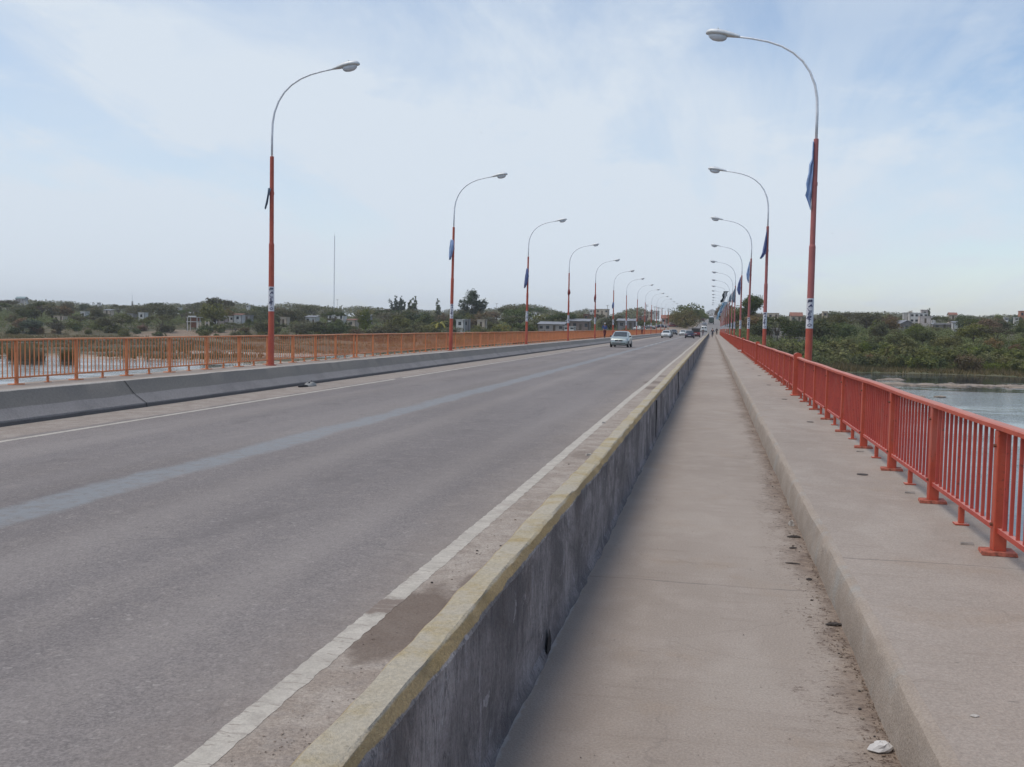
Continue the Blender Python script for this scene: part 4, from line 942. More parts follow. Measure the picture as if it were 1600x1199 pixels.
# left bank
def frame_house(px, Y, w, d, h, label, py):
    x = gx(px, Y); zg = zat(px, py, Y); r_ = empty('unfinished_house', (x, Y, zg), .2, label, 'house')
    for sx in (-1, 1):
        for sy in (-1, 1):
            mb = MB(); mb.box(sx*w/2-.15, sx*w/2+.15, sy*d/2-.15, sy*d/2+.15, -2.5, h*.46); mb.box(sx*w/2-.12, sx*w/2+.12, sy*d/2-.12, sy*d/2+.12, h*.52, h*.86); mb.build('column', wall_mat(WH), r_)
    mb = MB(); mb.box(-w/2-.4, w/2+.4, -d/2-.3, d/2+.3, h*.462, h*.518); mb.build('floor_slab', wall_mat(WH), r_)
    mb = MB(); mb.box(-w/2-.5, w/2+.9, -d/2-.4, d/2+.4, h*.862, h*.90); mb.box(-w/2+.2, w*.1, -d/2, d/2, h*.902, h); mb.build('roof', wall_mat(WH), r_)
    mb = MB(); mb.box(-w/2+.16, w/2-.16, d/2-.1, d/2+.1, .0, h*.45); mb.box(-w/2+.16, w/2-.16, d/2-.1, d/2+.1, h*.52, h*.85); mb.build('back_wall', M['brick'], r_)
    KEEP.append((px-14, px+14, Y, py-12))
frame_house(303, 345, 3.6, 3.6, 4.4, 'white two level open frame shack on the bare earth bank, left of the bridge', 512)
def ruin(px, Y, py, w, h, label):
    x = gx(px, Y); zg = zat(px, py, Y); r_ = empty('ruined_wall', (x, Y, zg), 0, label, 'wall')
    for sx in (-1, 1):
        mb = MB(); mb.box(sx*w/2-.2, sx*w/2+.2, -.2, .2, -2, h); mb.build('pillar', wall_mat(CR), r_)
    mb = MB(); mb.box(-w/2+.2, w/2-.2, -.12, .12, h*.55, h*.9); mb.build('beam', wall_mat(GR), r_); KEEP.append((px-7, px+7, Y, py-5))
ruin(324, 340, 512, 1.4, 2.3, 'two small pale pillars joined by a beam, right of the white frame shack')
ruin(312, 339, 512, .9, 1.9, 'pair of short pale posts just beside the white frame shack')
house(334, 372, 1.8, 2, 2.0, 'tiny white hut right of the open frame shack', WH, 'flat', windows=1, door=False, py=505.5)
house(346, 378, 4.4, 3, 2.0, 'low pinkish brick hut between the tiny white hut and the white house', PK, 'shed', windows=2, door=False, py=505)
house(359, 384, 4.6, 3, 2.2, 'low whitewashed wall house with flat roof on the far left bank', WH, 'flat', windows=3, py=503)
house(374, 380, 3.6, 3, 2.8, 'small bright white house with red lean-to roof on the far left bank', WH, 'shed', M['tile'], windows=1, door=False, py=503)
house(388, 400, 3.5, 3, 2.4, 'small pale house right of the bright white house, half behind trees', GR, 'flat', windows=1, py=502)
house(224, 395, 3, 3, 3.0, 'small whitewashed hut among trees at the far left', WH, 'flat', windows=1, door=False, py=500)
house(133, 400, 2.6, 3, 3.0, 'narrow white hut deep in the trees at the left edge', WH, 'flat', windows=1, door=False, py=498)
house(95, 390, 5.0, 3, 1.8, 'long low pale shack among trees at the left edge', CR, 'flat', windows=2, py=501)
house(170, 430, 4.0, 3, 2.0, 'pale roofed shack in the trees left of the earth bank', CR, 'shed', windows=1, py=492)
house(35, 800, 9, 6, 3, 'distant building with a pale teal gable roof at the far left skyline', GR, 'gable_x', simple('teal_roof', (.18, .26, .27), .7), windows=3, py=472)
house(207, 420, 3.5, 3, 2.5, 'small concrete hut with post beside it at the earth bank', GR, 'flat', windows=1, py=499)
house(445, 380, 3.2, 3, 2.8, 'small cream house just right of the nearest left lamp post', CR, 'flat', windows=1, py=507)
house(488, 395, 4.8, 4, 3.0, 'white house with dark doorway left of the cream house', WH, 'shed', windows=2, py=507)
house(527, 440, 8.0, 4, 3.0, 'whitewashed row house behind the flat topped thorn tree', WH, 'flat', windows=3, py=502)
house(551, 385, 3.9, 4, 3.0, 'cream cottage with one dark window and a tin roof on the left bank', CR, 'shed', M['tile'], windows=1, door=False, py=512)
house(573, 440, 4.0, 4, 2.6, 'low grey tin roofed hut right of the cream cottage', GR, 'shed', windows=1, py=503)
house(720, 345, 3.0, 3, 2.9, 'small white hut with pillars near the second left lamp post', WH, 'flat', windows=1, door=False, py=513)
house(729, 347, 2.2, 3, 3.0, 'grey hut joined to the small white hut near the second left lamp post', GR, 'flat', windows=1, door=False, py=513)
house(753, 352, 3.2, 3, 2.7, 'small pale block house among bushes left of the third left lamp post', CR, 'flat', windows=1, py=512)
house(863, 330, 8.8, 6, 2.3, 'long shed with pale blue tin roof left of the fourth left lamp post', (.33, .29, .26), 'shed', M['tin'], windows=4, py=518)
house(904, 345, 8.0, 6, 3.0, 'long brown shed with dark tin roof right of the fourth left lamp post', (.24, .18, .15), 'shed', M['tin'], windows=4, py=516)
house(890, 325, 3.7, 2, 1.3, 'low bright white wall block in front of the tin roofed sheds', WH, 'flat', windows=2, door=False, py=517)
house(916, 362, 1.9, 2.2, 5.2, 'square brown brick tower rising behind the tin roofed sheds', M['brick'] and (.26, .15, .11), 'flat', windows=1, storeys=2, door=False, py=514)
house(979, 340, 6.0, 5, 2.6, 'grey tin roofed shed right of the silver hatchback', (.22, .20, .19), 'shed', M['tin'], windows=2, py=514)
house(941, 640, 8, 7, 3.0, 'distant cream house on the skyline between the sheds and the bushy tree', CR, 'flat', windows=3, py=491)
house(926, 660, 4, 5, 2.4, 'distant white house on the skyline beside the brick tower', WH, 'flat', windows=2, py=490)
house(1043, 400, 4.4, 5, 2.0, 'roadside shop with red tile roof left of the large round tree', (.50, .45, .42), 'gable_x', M['tile'], windows=3, py=506)
house(1012, 600, 5.0, 6, 3.6, 'pale flat roofed building at the roadside lot, behind lamp posts', CR, 'flat', windows=3, storeys=2, py=497)
house(1023, 620, 5, 7, 3.0, 'small white building behind the roadside shop', WH, 'flat', windows=2, py=494)
house(1004, 480, 4.0, 5, 3.0, 'low brick house left of the roadside lot', (.28, .16, .12), 'flat', windows=2, py=505)
# right bank
house(1232, 262, 8.6, 5, 2.7, 'long whitewashed house under dark trees right of the second right lamp post', (.56, .51, .47), 'flat', windows=3, py=531)
house(1204, 266, 2.8, 4, 2.3, 'small white lean-to left of the long whitewashed house', WH, 'shed', windows=1, py=529)
house(1207, 470, 5.0, 5, 2.6, 'cream house on the right skyline near the second right lamp post', CR, 'flat', windows=2, py=499)
house(1243, 450, 4.8, 6, 2.4, 'small house with red tile roof left of the nearest right lamp post', CR, 'gable_x', M['tile'], windows=2, py=503)
house(1288, 450, 2.0, 4, 2.6, 'small cream tower house right of the nearest right lamp post', CR, 'flat', windows=1, door=False, py=497)
house(1411, 385, 4.6, 5, 3.0, 'grey gable ended house in the right hand trees', (.235, .215, .205), 'gable_y', M['tin'], windows=1, door=False, py=519, rz=.35)
house(1433, 470, 7.6, 6, 4.6, 'white two storey house on the right hill', WH, 'flat', windows=4, storeys=2, py=506)
house(1417, 474, 3.4, 5, 3.6, 'pale block built against the left end of the white two storey house', (.50, .48, .45), 'flat', windows=1, py=502)
house(1444, 462, 4.6, 4, 2.8, 'pinkish white annex at the right end of the white two storey house', (.58, .50, .46), 'flat', windows=1, py=505)
house(1443, 482, 2.6, 3, 5.8, 'slim pinkish stair tower behind the white two storey house', (.55, .47, .43), 'flat', windows=1, storeys=2, door=False, py=505)
house(1474, 405, 8.0, 4, 1.5, 'long low shack with pale tin roof on the right hill', (.26, .23, .20), 'shed', M['tin'], windows=3, py=514)
house(1497, 400, 4.2, 3, 2.0, 'low white ruin at the end of the tin roofed shack', WH, 'shed', windows=1, py=513)
house(1496, 385, 2.6, 2, 1.2, 'small bright white block below the tin roofed shack', WH, 'flat', windows=1, door=False, py=520)
house(1487, 520, 3.4, 4, 2.4, 'small red roofed house among trees on the right hill', CR, 'gable_x', M['tile'], windows=1, py=500)
house(1597, 500, 3.0, 4, 3.0, 'orange walled house at the right edge of the picture', (.45, .20, .13), 'flat', windows=2, py=497)
for px, Y, py in ((1458, 500, 500), (1571, 480, 502), (1587, 480, 502), (1581, 390, 535)):
    house(px, Y, 1.8, 2, 1.5, 'tiny white hut among trees %s' % {1458: 'right of the white two storey house', 1571: 'near the right edge, left one of two', 1587: 'near the right edge, right one of two', 1581: 'low on the slope near the right edge'}[px], WH, 'flat', windows=1, door=False, py=py)
for px, Y, py, tx in ((41, 780, 474, 'beside the teal roof at the far left'), (155, 700, 477, 'high in the trees at the far left'), (281, 560, 486, 'above the open frame shack'), (294, 620, 480, 'on the left skyline near the frame shack'), (388, 640, 482, 'just left of the nearest left lamp post'), (503, 600, 486, 'above the whitewashed row house')):
    house(px, Y, 2.2, 2, 1.8, 'tiny white hut %s' % tx, WH, 'flat', windows=1, door=False, py=py)
house(1112, 985, 11, 8, 3.0, 'added pale gabled block standing in for the sky-lit crest of the road', WH, 'gable_y', wall_mat((.55, .55, .55)), windows=3, keep=False, py=493)  # added block, put where the road crest is bright with sky light

# ------------------------------------------------------------------ the woods, tree by tree
NAMED = [(336, 360, 'broad_olive', 467, 1.35, 'large spreading olive tree with bare twigs behind the open frame shack', 'tree'),
 (340, 375, 'umb_grey', 463, 1.0, 'thin crowned thorn tree rising highest above the olive tree on the left bank', 'thorn tree'),
 (522, 395, 'umb_dark', 486, 1.1, 'flat topped thorn tree in front of the whitewashed row house', 'thorn tree'),
 (572, 350, 'broad2_green', 479, .8, 'yellowish green upright tree right of the cream cottage', 'tree'),
 (622, 520, 'feather', 461, 1.5, 'open feathery tree standing above the skyline, left of two cypresses', 'conifer'),
 (641, 540, 'cypress', 468, 2.2, 'short dark cypress just right of the feathery tree', 'cypress'), (647, 545, 'cypress', 462, 1.9, 'slim tall cypress right of the short one on the skyline', 'cypress'),
 (684, 560, 'cypress', 466, 1.6, 'lone thin cypress left of the second left lamp post', 'cypress'),
 (736, 420, 'tall_blue', 450, 1.65, 'tall dense dark tree right of the second left lamp post, highest on the left bank', 'tree'),
 (687, 330, 'palm', 498, .9, 'yellow green palm left of the second left lamp post', 'palm'), (785, 335, 'yellow', 503, .9, 'small yellow green tree left of the third left lamp post', 'tree'),
 (1072, 375, 'red', 480, 1.25, 'round tree turning reddish brown beside the far end of the bridge', 'tree'), (1062, 392, 'bigolive', 484, 1.15, 'olive green round tree behind the reddish tree by the road', 'tree'),
 (1078, 470, 'broad_dark', 472, 1.5, 'dark tree rising behind the reddish round tree', 'tree'), (1093, 520, 'broad_green', 481, 1.3, 'green roadside tree right of the reddish tree', 'tree'), (1100, 640, 'broad2_dark', 487, .8, 'dark rounded roadside tree nearest the crest of the road, left side', 'tree'),
 (1172, 300, 'rightbig', 458, 1.25, 'large dark tree behind the third right lamp post', 'tree'), (1150, 330, 'broad_olive', 472, 1.3, 'olive tree left of the large dark tree on the right', 'tree'),
 (1126, 560, 'broad2_olive', 472, 1.0, 'olive yellow tree right of the far road, behind the flags', 'tree'), (1133, 420, 'broad_brown', 470, 1.1, 'brownish tall tree behind the row of flags', 'tree'), (1121, 760, 'broad2_brown', 483, .7, 'small brown tree near the crest of the road, right side', 'tree'),
 (1214, 246, 'umb_dark', 492, .95, 'dark spreading tree with visible trunks left of the nearest right lamp post', 'tree'), (1277, 250, 'broad_dark', 496, 1.05, 'dark dense tree right of the nearest right lamp post', 'tree'),
 (1242, 256, 'broad_dark', 500, .9, 'dark tree directly behind the nearest right lamp post', 'tree'), (1190, 262, 'broad_dark', 502, .8, 'dark tree beside the second right lamp post', 'tree'),
 (1450, 600, 'cypress', 481, 1.6, 'spiky conifer standing above the white two storey house', 'conifer'), (1421, 520, 'broad_brown', 484, .6, 'brown crowned tree above the white two storey house', 'tree'),
 (1500, 430, 'broad2_dark', 489, .9, 'dark tree right of the pale tin roofed shack', 'tree'), (1390, 400, 'cypress', 509, 1.3, 'dark green tree pressed against the grey gable ended house', 'tree'),
 (1322, 228, 'shrub_green', 556, 1.0, 'bright yellowish green willow bush on the right river bank by the railing', 'bush')]
for px, Y, key, py, ws, label, cat in NAMED:
    h = top_h(px, py, Y)
    stand(px, Y, key, max(h, 1.5), label, cat, None, ws*min(1.6, max(.7, 8.0/max(h, 4))), name=cat.replace(' ', '_'))
rg = random.Random(99)
zones = [(-100, 430, 'left of the nearest left lamp'), (430, 705, 'right of the nearest left lamp'), (705, 822, 'right of the second left lamp'), (822, 1060, 'between third left lamp and road'), (1060, 1195, 'left of the second right lamp'), (1195, 1270, 'behind the nearest right lamps'), (1270, 1430, 'right of the nearest right lamp'), (1430, 1700, 'near the right edge')]
def zone(px):
    for a, b, t_ in zones:
        if a <= px < b: return t_
    return 'beside the far road'
LOOK = {'dark': 'dark green', 'olive': 'olive green', 'grey': 'grey green', 'brown': 'brownish', 'green': 'fresh green', 'blue': 'bluish green'}
count = 0
def blocked(px, Y, ptop, half):
    for a, b, Yb, pk in KEEP:
        if Y < Yb and a-half*.7 < px < b+half*.7 and ptop < pk-.5: return True
    return False
def try_tree(px, Y, hwant, depthname):
    global count
    x = gx(px, Y)
    if Y > 255 and abs(x-float(road_cx(Y))) < (23 if x < float(road_cx(Y)) and Y < 430 else 10): return
    if 1043 < px < 1104 and Y > 300 : return
    if 1099 < px < 1123: return
    zg = float(gheight(x, Y)); kind = rg.choice(['broad_', 'broad_', 'broad2_', 'umb_'])
    if kind == 'umb_': mt = rg.choice(['grey', 'dark'])
    else: mt = rg.choices(['dark', 'olive', 'grey', 'brown', 'green', 'blue'], [3, 5, 5, 2.0, 1.2, 1.2])[0]
    hmax = zat(px, skyl(px)+rg.uniform(0, 5), Y)-zg
    h = min(hwant, hmax)
    if h < 2.2: return
    ptop = hor(px)-(zg+h-CAM_Z)/Y*1600
    w = h*rg.uniform(1.1, 1.5)
    half = w*.36/Y*1620
    for _ in range(5):          # a lower tree, where a taller one would hide a building seen in the photograph
        if not blocked(px, Y, ptop, half): break
        h *= .72; w *= .72; half *= .72; ptop = hor(px)-(zg+h-CAM_Z)/Y*1600
    if h < 1.6: return
    if rg.random() < .01: pass
    stand(px, Y, kind+mt, h, '%s %s tree in the %s, %s' % (LOOK[mt], {'broad_': 'broad', 'broad2_': 'compact', 'umb_': 'flat crowned'}[kind], depthname, zone(px)), 'tree', '%s trees, %s, %s' % (LOOK[mt], depthname, zone(px)), min(1.6, w/h*.95))
    count += 1
# left bank rows
for Y, n, hw, nm in ((318, 30, 5.6, 'front wood'), (345, 32, 7.0, 'middle wood'), (380, 30, 8.0, 'middle wood'), (425, 27, 9, 'middle wood'), (485, 26, 10.5, 'back wood'), (570, 24, 13, 'back wood')):
    for i in range(n):
        px = -30+1075*(i+rg.random()*.9)/n; yy = Y*rg.uniform(.94, 1.07)
        if Y < 330:
            if 245 < px < 355 or 470 < px < 500 or 830 < px < 925: continue
            yb = float(np.interp(gx(px, Y), [-420, -260, -210, -120, -60, -20], [255, 285, 325, 325, 300, 270])); yy = yb+rg.uniform(4, 22)
        try_tree(px, yy, hw*rg.uniform(.75, 1.2), nm)
# right bank rows
for Y, n, hw, nm in ((235, 9, 4.2, 'front wood'), (262, 11, 5.2, 'front wood'), (300, 12, 6.0, 'middle wood'), (345, 13, 6.5, 'middle wood'), (400, 13, 7.0, 'middle wood'), (470, 13, 7.5, 'back wood'), (570, 13, 9, 'back wood')):
    for i in range(n):
        px = 1140+490*(i+rg.random()*.9)/n
        if Y < 270 and px < 1310: continue
        try_tree(px, Y*rg.uniform(.95, 1.06), hw*rg.uniform(.75, 1.25), nm)
# roadside trees climbing the hill
for i, Y in enumerate((430, 470, 540, 600, 680, 780, 880)):
    for sgn in (-1, 1):
        x = float(road_cx(Y))+sgn*(13.5+(i % 2)*2.5); mt = ('dark', 'olive', 'green')[i % 3]
        px_ = 1113+x/Y*1680; h = min(6.5, zat(px_, 487 if sgn < 0 else 478, Y)-float(road_z(Y))+.2)
        if h < 2: continue
        stand(0, Y, 'broad2_'+mt, h, '%s roadside tree %s of the climbing far road, %s from the bridge' % (LOOK[mt], 'left' if sgn < 0 else 'right', ORD[i]), 'tree', 'trees lining the far road', 1.1, X=x)
# shrubs: right shore scrub, left edge of the marsh
scount = 0
for row, (dY, n, h0) in enumerate(((7, 22, 2.6), (15, 20, 3.2), (26, 18, 3.4), (42, 15, 3.0), (60, 12, 3.0))):
    for i in range(n):
        px = 1155+500*(i+rg.random()*.8)/n; Y0 = 185
        for _ in range(4): Y0 = float(shore(np.array(gx(px, Y0))))+dY*rg.uniform(.85, 1.2)
        if px < 1260 and row > 2: continue
        mt = rg.choices(['scrub', 'olive', 'dark', 'green', 'brown'], [6, 3, 1.5, .8, .8])[0]; k = rg.choice(['shrub_', 'shrub2_'])
        stand(px, Y0, k+mt, h0*rg.uniform(.7, 1.3), '%s bush, %s row of right bank scrub, %s' % ({'scrub': 'dull green', 'olive': 'olive', 'dark': 'dark green', 'green': 'fresh green', 'brown': 'brown'}[mt], ORD[row].replace('nearest', 'water side'), zone(px)), 'bush', '%s scrub bushes on the right bank, row %d, %s' % (mt, row+1, zone(px)), rg.uniform(.9, 1.35)); scount += 1
for row, (dY, n, h0) in enumerate(((0, 40, 2.6), (14, 26, 3.4))):
    for i in range(n):
        px = -20+1010*(i+rg.random()*.8)/n
        x = gx(px, 300); 
        for _ in range(3): yb = float(np.interp(x, [-420, -260, -210, -120, -60, -20], [255, 285, 325, 325, 300, 270])); Y0 = yb+dY+rg.uniform(-3, 5); x = gx(px, Y0)
        if 255 < px < 335 and row == 0 and rg.random() < .8: continue
        h = h0*rg.uniform(.6, 1.25); pt = hor(px)-(float(gheight(x, Y0))+h-CAM_Z)/Y0*1600
        if blocked(px, Y0, pt, 5): h *= .5
        pt = hor(px)-(float(gheight(x, Y0))+h-CAM_Z)/Y0*1600
        if blocked(px, Y0, pt, 4): continue
        mt = rg.choices(['scrub', 'olive', 'dark', 'brown'], [3, 3, 3, 1])[0]; k = rg.choice(['shrub_', 'shrub2_'])
        stand(px, Y0, k+mt, h, '%s bush, %s row at the marsh edge, %s' % ({'scrub': 'dull green', 'olive': 'olive', 'dark': 'dark green', 'brown': 'brown'}[mt], ('front', 'second')[row], zone(px)), 'bush', '%s bushes at the marsh edge, row %d, %s' % (mt, row+1, zone(px)), rg.uniform(1., 1.5)); scount += 1

# undergrowth, distant wood and reeds: masses nobody could count
def mass(name, pts, n_per, size, spread, height, mat, seed, label):
    rng = np.random.default_rng(seed); P = []; N = []
    for (x, y, z, s) in pts:
        d = rng.normal(size=(n_per, 3)); d /= np.linalg.norm(d, axis=1, keepdims=True); d[:, 2] = np.abs(d[:, 2])
        P.append(np.array([x, y, z])+d*np.array([spread*s, spread*s, height*s])*(.6+.4*rng.random((n_per, 1)))); N.append(d+.5*rng.normal(size=(n_per, 3)))
    V = leaf_quads(np.concatenate(P), np.concatenate(N), size, rng); o = obj(name, quads_mesh(name, V, mat)); return tag(o, kind='stuff')
rng = np.random.default_rng(77); pts = []
for _ in range(10500):
    px = rng.uniform(-60, 1090) if _ % 3 else rng.uniform(1120, 1660); Y = 205*(640/205)**rng.random() if px > 1120 else rng.uniform(300, 640); x = gx(px, Y)
    if abs(x-float(road_cx(Y))) < (24 if x < float(road_cx(Y)) and Y < 520 else 11): continue
    if x < -5 and Y < np.interp(x, [-420, -260, -210, -120, -60, -20], [262, 292, 332, 330, 306, 276]): continue
    if ((x+190)/24)**2+((Y-336)/26)**2 < 1: continue
    s_ = rng.uniform(.7, 1.7)*(1.25 if px < 1100 else 1); z_ = float(gheight(x, Y))
    if blocked(px, Y, hor(px)-(z_+1.5*s_-CAM_Z)/Y*1600, 3): continue
    pts.append((x, Y, z_-.1, s_))
mass('undergrowth', pts, 46, .21, 1.7, 1.6, LM['scrubmass'], 5, '')
pts = []
for _ in range(1500):
    px = rng.uniform(-60, 1660); Y = rng.uniform(650, 1900)
    if 1085 < px < 1135: continue
    x = gx(px, Y); zt = min(zat(px, skyl(px)+rng.uniform(1.0, 5), Y), 60); z = float(gheight(x, Y))
    if 1000 < px < 1100 and Y > 700: zt = min(zt, zat(px, 497, Y))
    if zt-z < 2: continue
    pts.append((x, Y, zt-min(7.5, zt-z), min(1.3, (zt-z)/6.0)))
mass('distant_wood', pts, 70, .95, 7.5, 6.0, LM['grey'], 6, '')
# reeds and grass on the marsh
rng = np.random.default_rng(8); V = []
n = 0
while n < 11000:
    if n % 4: px = rng.uniform(-40, 1000); Y = rng.uniform(146, 315); x = gx(px, Y)
    else: px = rng.uniform(1140, 1660); Y = rng.uniform(178, 205); x = gx(px, Y)
    d = Y-float(shore(np.array(x))); z = float(gheight(x, Y))
    n += 1
    if d < 0 or z < -5.46 or (x > -16 and x < 4 and Y < 262): continue
    dens = n2(x, Y, 14)+.5*n2(x, Y, 5)
    if px < 1000 and dens < -.25: continue
    if px < 1000 and Y > np.interp(x, [-420, -260, -210, -120, -60, -20], [262, 292, 332, 330, 306, 276]): continue
    h = rng.uniform(.35, .9)*(1.0+.9*max(0, dens)); 
    for _ in range(6):
        a = rng.random()*6.28; w = rng.uniform(.06, .13); lx, ly = rng.normal(0, .28, 2); bx, by = x+rng.normal(0, .35), Y+rng.normal(0, .35)
        V += [(bx-w*math.cos(a), by-w*math.sin(a), z-.05), (bx+w*math.cos(a), by+w*math.sin(a), z-.05), (bx+lx, by+ly, z+h*rng.uniform(.7, 1.2))]
o = obj('marsh_grass', quads_mesh('marsh_grass', np.array(V), LM['dry'], 3)); tag(o, kind='stuff')
# dark reed clumps standing in the water at the far left
for i, (px, py, h, w) in enumerate(((35, 553, 2.9, 4.6), (50, 556, 2.6, 4.0), (108, 556, 2.4, 2.8), (215, 550, 1.5, 5))):
    a = ray(px, py+6); Y = (WZ-CAM_Z)/a[2]*a[1]; x = (WZ-CAM_Z)/a[2]*a[0]
    rng2 = np.random.default_rng(50+i); V = []
    for _ in range(520):
        an = rng2.random()*6.28; w_ = rng2.uniform(.03, .08); r_ = w*.5*rng2.random()**.5; t_ = rng2.random()*6.28; bx, by = r_*math.cos(t_), r_*math.sin(t_); lx, ly = rng2.normal(0, .35, 2)
        V += [(bx-w_*math.cos(an), by-w_*math.sin(an), -.2), (bx+w_*math.cos(an), by+w_*math.sin(an), -.2), (bx+lx, by+ly, h*rng2.uniform(.55, 1.0)*(1-.4*r_/w))]
    o = obj('reed_clump', quads_mesh('reed_clump', np.array(V), LM['dry'], 3), None, (x, Y, WZ)); tag(o, ('tall brown reed clump standing in water at the left edge', 'brown reed clump beside the tallest one at the left edge', 'narrow reed clump in the water near the second railing post', 'low green reed bed by the sand bars on the left')[i], 'reeds')

# ------------------------------------------------------------------ vehicles
def paint(name, c, metal=.3):
    t = NT(name); t.col(c).rough(.32); t.b.inputs['Metallic'].default_value = metal; t.b.inputs['Coat Weight'].default_value = .5; t.b.inputs['Coat Roughness'].default_value = .12
    return t.m
M['silver'] = paint('silver_green_paint', (.34, .40, .39)); M['cwhite'] = paint('white_car_paint', (.60, .62, .60), 0); M['navy'] = paint('dark_blue_car_paint', (.022, .025, .050)); M['cred'] = paint('dark_red_paint', (.16, .02, .02)); M['cblack'] = paint('black_car_paint', (.02, .02, .022))
M['cgrey'] = paint('grey_car_paint', (.16, .17, .18)); M['cgreen'] = paint('dark_green_paint', (.03, .055, .04))
def car(name, x, y, heading, style, mat, label, cat='car', group=None, z=None):
    """front of the car looks along local -y; heading 0 = towards the camera"""
    zb = (-.15 if y < BY1 else float(road_z(y))+.02) if z is None else z
    r_ = empty(name, (x, y, zb), heading, label, cat, group)
    S = {'hatch': dict(L=3.85, W=.83, belt=.92, roof=1.45, hood=.78, tail=.98, st=[(-1.92, .62, .50, 0), (-1.80, .74, .78, .02), (-1.30, .82, .88, .05), (-1.02, .83, .95, .06), (-.35, .83, 1.38, .17), (.10, .83, 1.45, .19), (1.05, .83, 1.42, .19), (1.55, .82, 1.18, .14), (1.80, .80, .95, .06), (1.90, .70, .60, 0)]),
         'sedan': dict(W=.84, st=[(-2.15, .66, .50, 0), (-2.02, .76, .74, .02), (-1.45, .83, .84, .04), (-1.0, .84, .92, .05), (-.35, .84, 1.32, .19), (.05, .84, 1.39, .21), (.85, .84, 1.36, .21), (1.35, .84, .98, .08), (1.95, .82, .94, .04), (2.12, .74, .62, 0)]),
         'van': dict(W=.92, st=[(-2.2, .74, .60, 0), (-2.1, .84, .88, .02), (-1.65, .90, 1.08, .05), (-1.35, .91, 1.20, .06), (-.85, .92, 1.80, .10), (-.4, .92, 1.94, .11), (1.6, .92, 1.95, .11), (2.05, .91, 1.88, .10), (2.15, .90, 1.0, .03), (2.2, .84, .6, 0)]),
         'pickup': dict(W=.90, st=[(-2.4, .76, .66, 0), (-2.3, .86, .95, .02), (-1.6, .89, 1.05, .04), (-1.2, .90, 1.12, .05), (-.75, .90, 1.62, .16), (-.4, .90, 1.72, .18), (.45, .90, 1.70, .18), (.62, .90, 1.08, .04), (2.3, .90, 1.06, .02), (2.4, .86, .66, 0)])}[style]
    st = S['st']; Wd = S['W']; rings = []; zlow = .24
    for (yy, w, zt, tm) in st:
        belt = min(zt, .93 if style in ('hatch', 'sedan') else 1.12); end = zt < .7
        wt = w-tm
        rings.append([(-w*.86, yy, zlow), (-w*.98, yy, zlow+.10), (-w, yy, (zlow+belt)*.5), (-w*.985, yy, belt-.04), (-wt*.965, yy, zt-.06 if zt > belt+.1 else belt-.015), (-wt*.84, yy, zt), (0, yy, zt+.02), (wt*.84, yy, zt), (wt*.965, yy, zt-.06 if zt > belt+.1 else belt-.015), (w*.985, yy, belt-.04), (w, yy, (zlow+belt)*.5), (w*.98, yy, zlow+.10), (w*.86, yy, zlow)])
    mb = MB(); mb.rings(rings); body = mb.build('body', mat, r_, smooth=True)
    # glass: panels laid just outside the greenhouse
    def lerp(a, b, t_): return a+(b-a)*t_
    def panel(i, j, a, b, nm):      # between stations i and j on the roof line, from fraction a to b
        y0, w0, z0, t0 = st[i]; y1, w1, z1, t1 = st[j]; P = []
        for f in (a, b):
            yy = lerp(y0, y1, f); zz_ = lerp(z0, z1, f); ww = lerp(w0-t0, w1-t1, f)*.82; P.append((ww, yy, zz_))
        sg = -1 if y1 < 0.3 and z1 > z0 else 1
        off = .012
        mb = MB(); (wa, ya, za), (wb, yb_, zb_) = P
        mb.add([(-wa, ya+sg*off, za+off+.004), (wa, ya+sg*off, za+off+.004), (wb, yb_+sg*off, zb_+off+.004), (-wb, yb_+sg*off, zb_+off+.004), (0, ya+sg*off, za+off+.024), (0, yb_+sg*off, zb_+off+.024)], [(0, 4, 5, 3), (4, 1, 2, 5)]); mb.build(nm, M['glass'], r_, smooth=True)
    panel(3, 4, .06, .95, 'windscreen')
    if style == 'hatch': panel(6, 7, .08, .95, 'rear_window')
    elif style == 'sedan': panel(6, 7, .08, .92, 'rear_window')
    elif style == 'pickup': panel(6, 7, .12, .85, 'rear_window')
    belt = .93 if style in ('hatch', 'sedan') else 1.14
    ya, yb_ = st[4][0]-.25, st[6][0]+(.30 if style != 'van' else .3)
    rz = st[5][2]-.11; tm = st[5][3]
    for sx in (-1, 1):
        segs = ((ya, (ya+yb_)/2-.04), ((ya+yb_)/2+.04, yb_))
        for k, (a, b) in enumerate(segs):
            ta = a+(.30 if k == 0 else 0); tb = b-(.22 if k == 1 else 0)
            xo = lambda zz_: sx*(Wd*.985+(Wd-tm)*.965*0-(Wd*.985-(Wd-tm)*.965)*(zz_-belt+.04)/(rz+.05-belt+.04)+.008)
            mb = MB(); mb.add([(xo(belt), a, belt), (xo(belt), b, belt), (xo(rz), tb, rz), (xo(rz), ta, rz)], [(0, 1, 2, 3)] if sx > 0 else [(3, 2, 1, 0)]); mb.build('side_window', M['glass'], r_)
        mb = MB(); my = st[4][0]-.28; mb.box(min(sx*(Wd-.02), sx*(Wd+.15)), max(sx*(Wd-.02), sx*(Wd+.15)), my-.05, my+.05, belt, belt+.12, .02); mb.build('mirror', M['plastic'], r_)
    yf, yr = st[0][0], st[-1][0]; hw = st[1][1]
    hz = st[1][2]-.14
    for sx in (-1, 1):
        mb = MB(); mb.box(min(sx*.42, sx*(hw-.02)), max(sx*.42, sx*(hw-.02)), yf+.04, yf+.20, hz-.09, hz+.06, .02); mb.build('headlight', M['headlight'], r_)
        mb = MB(); mb.box(min(sx*.52, sx*(hw+.02)), max(sx*.52, sx*(hw+.02)), yr-.16, yr-.035, hz-.05, hz+.13, .02); mb.build('tail_light', M['taillight'], r_)
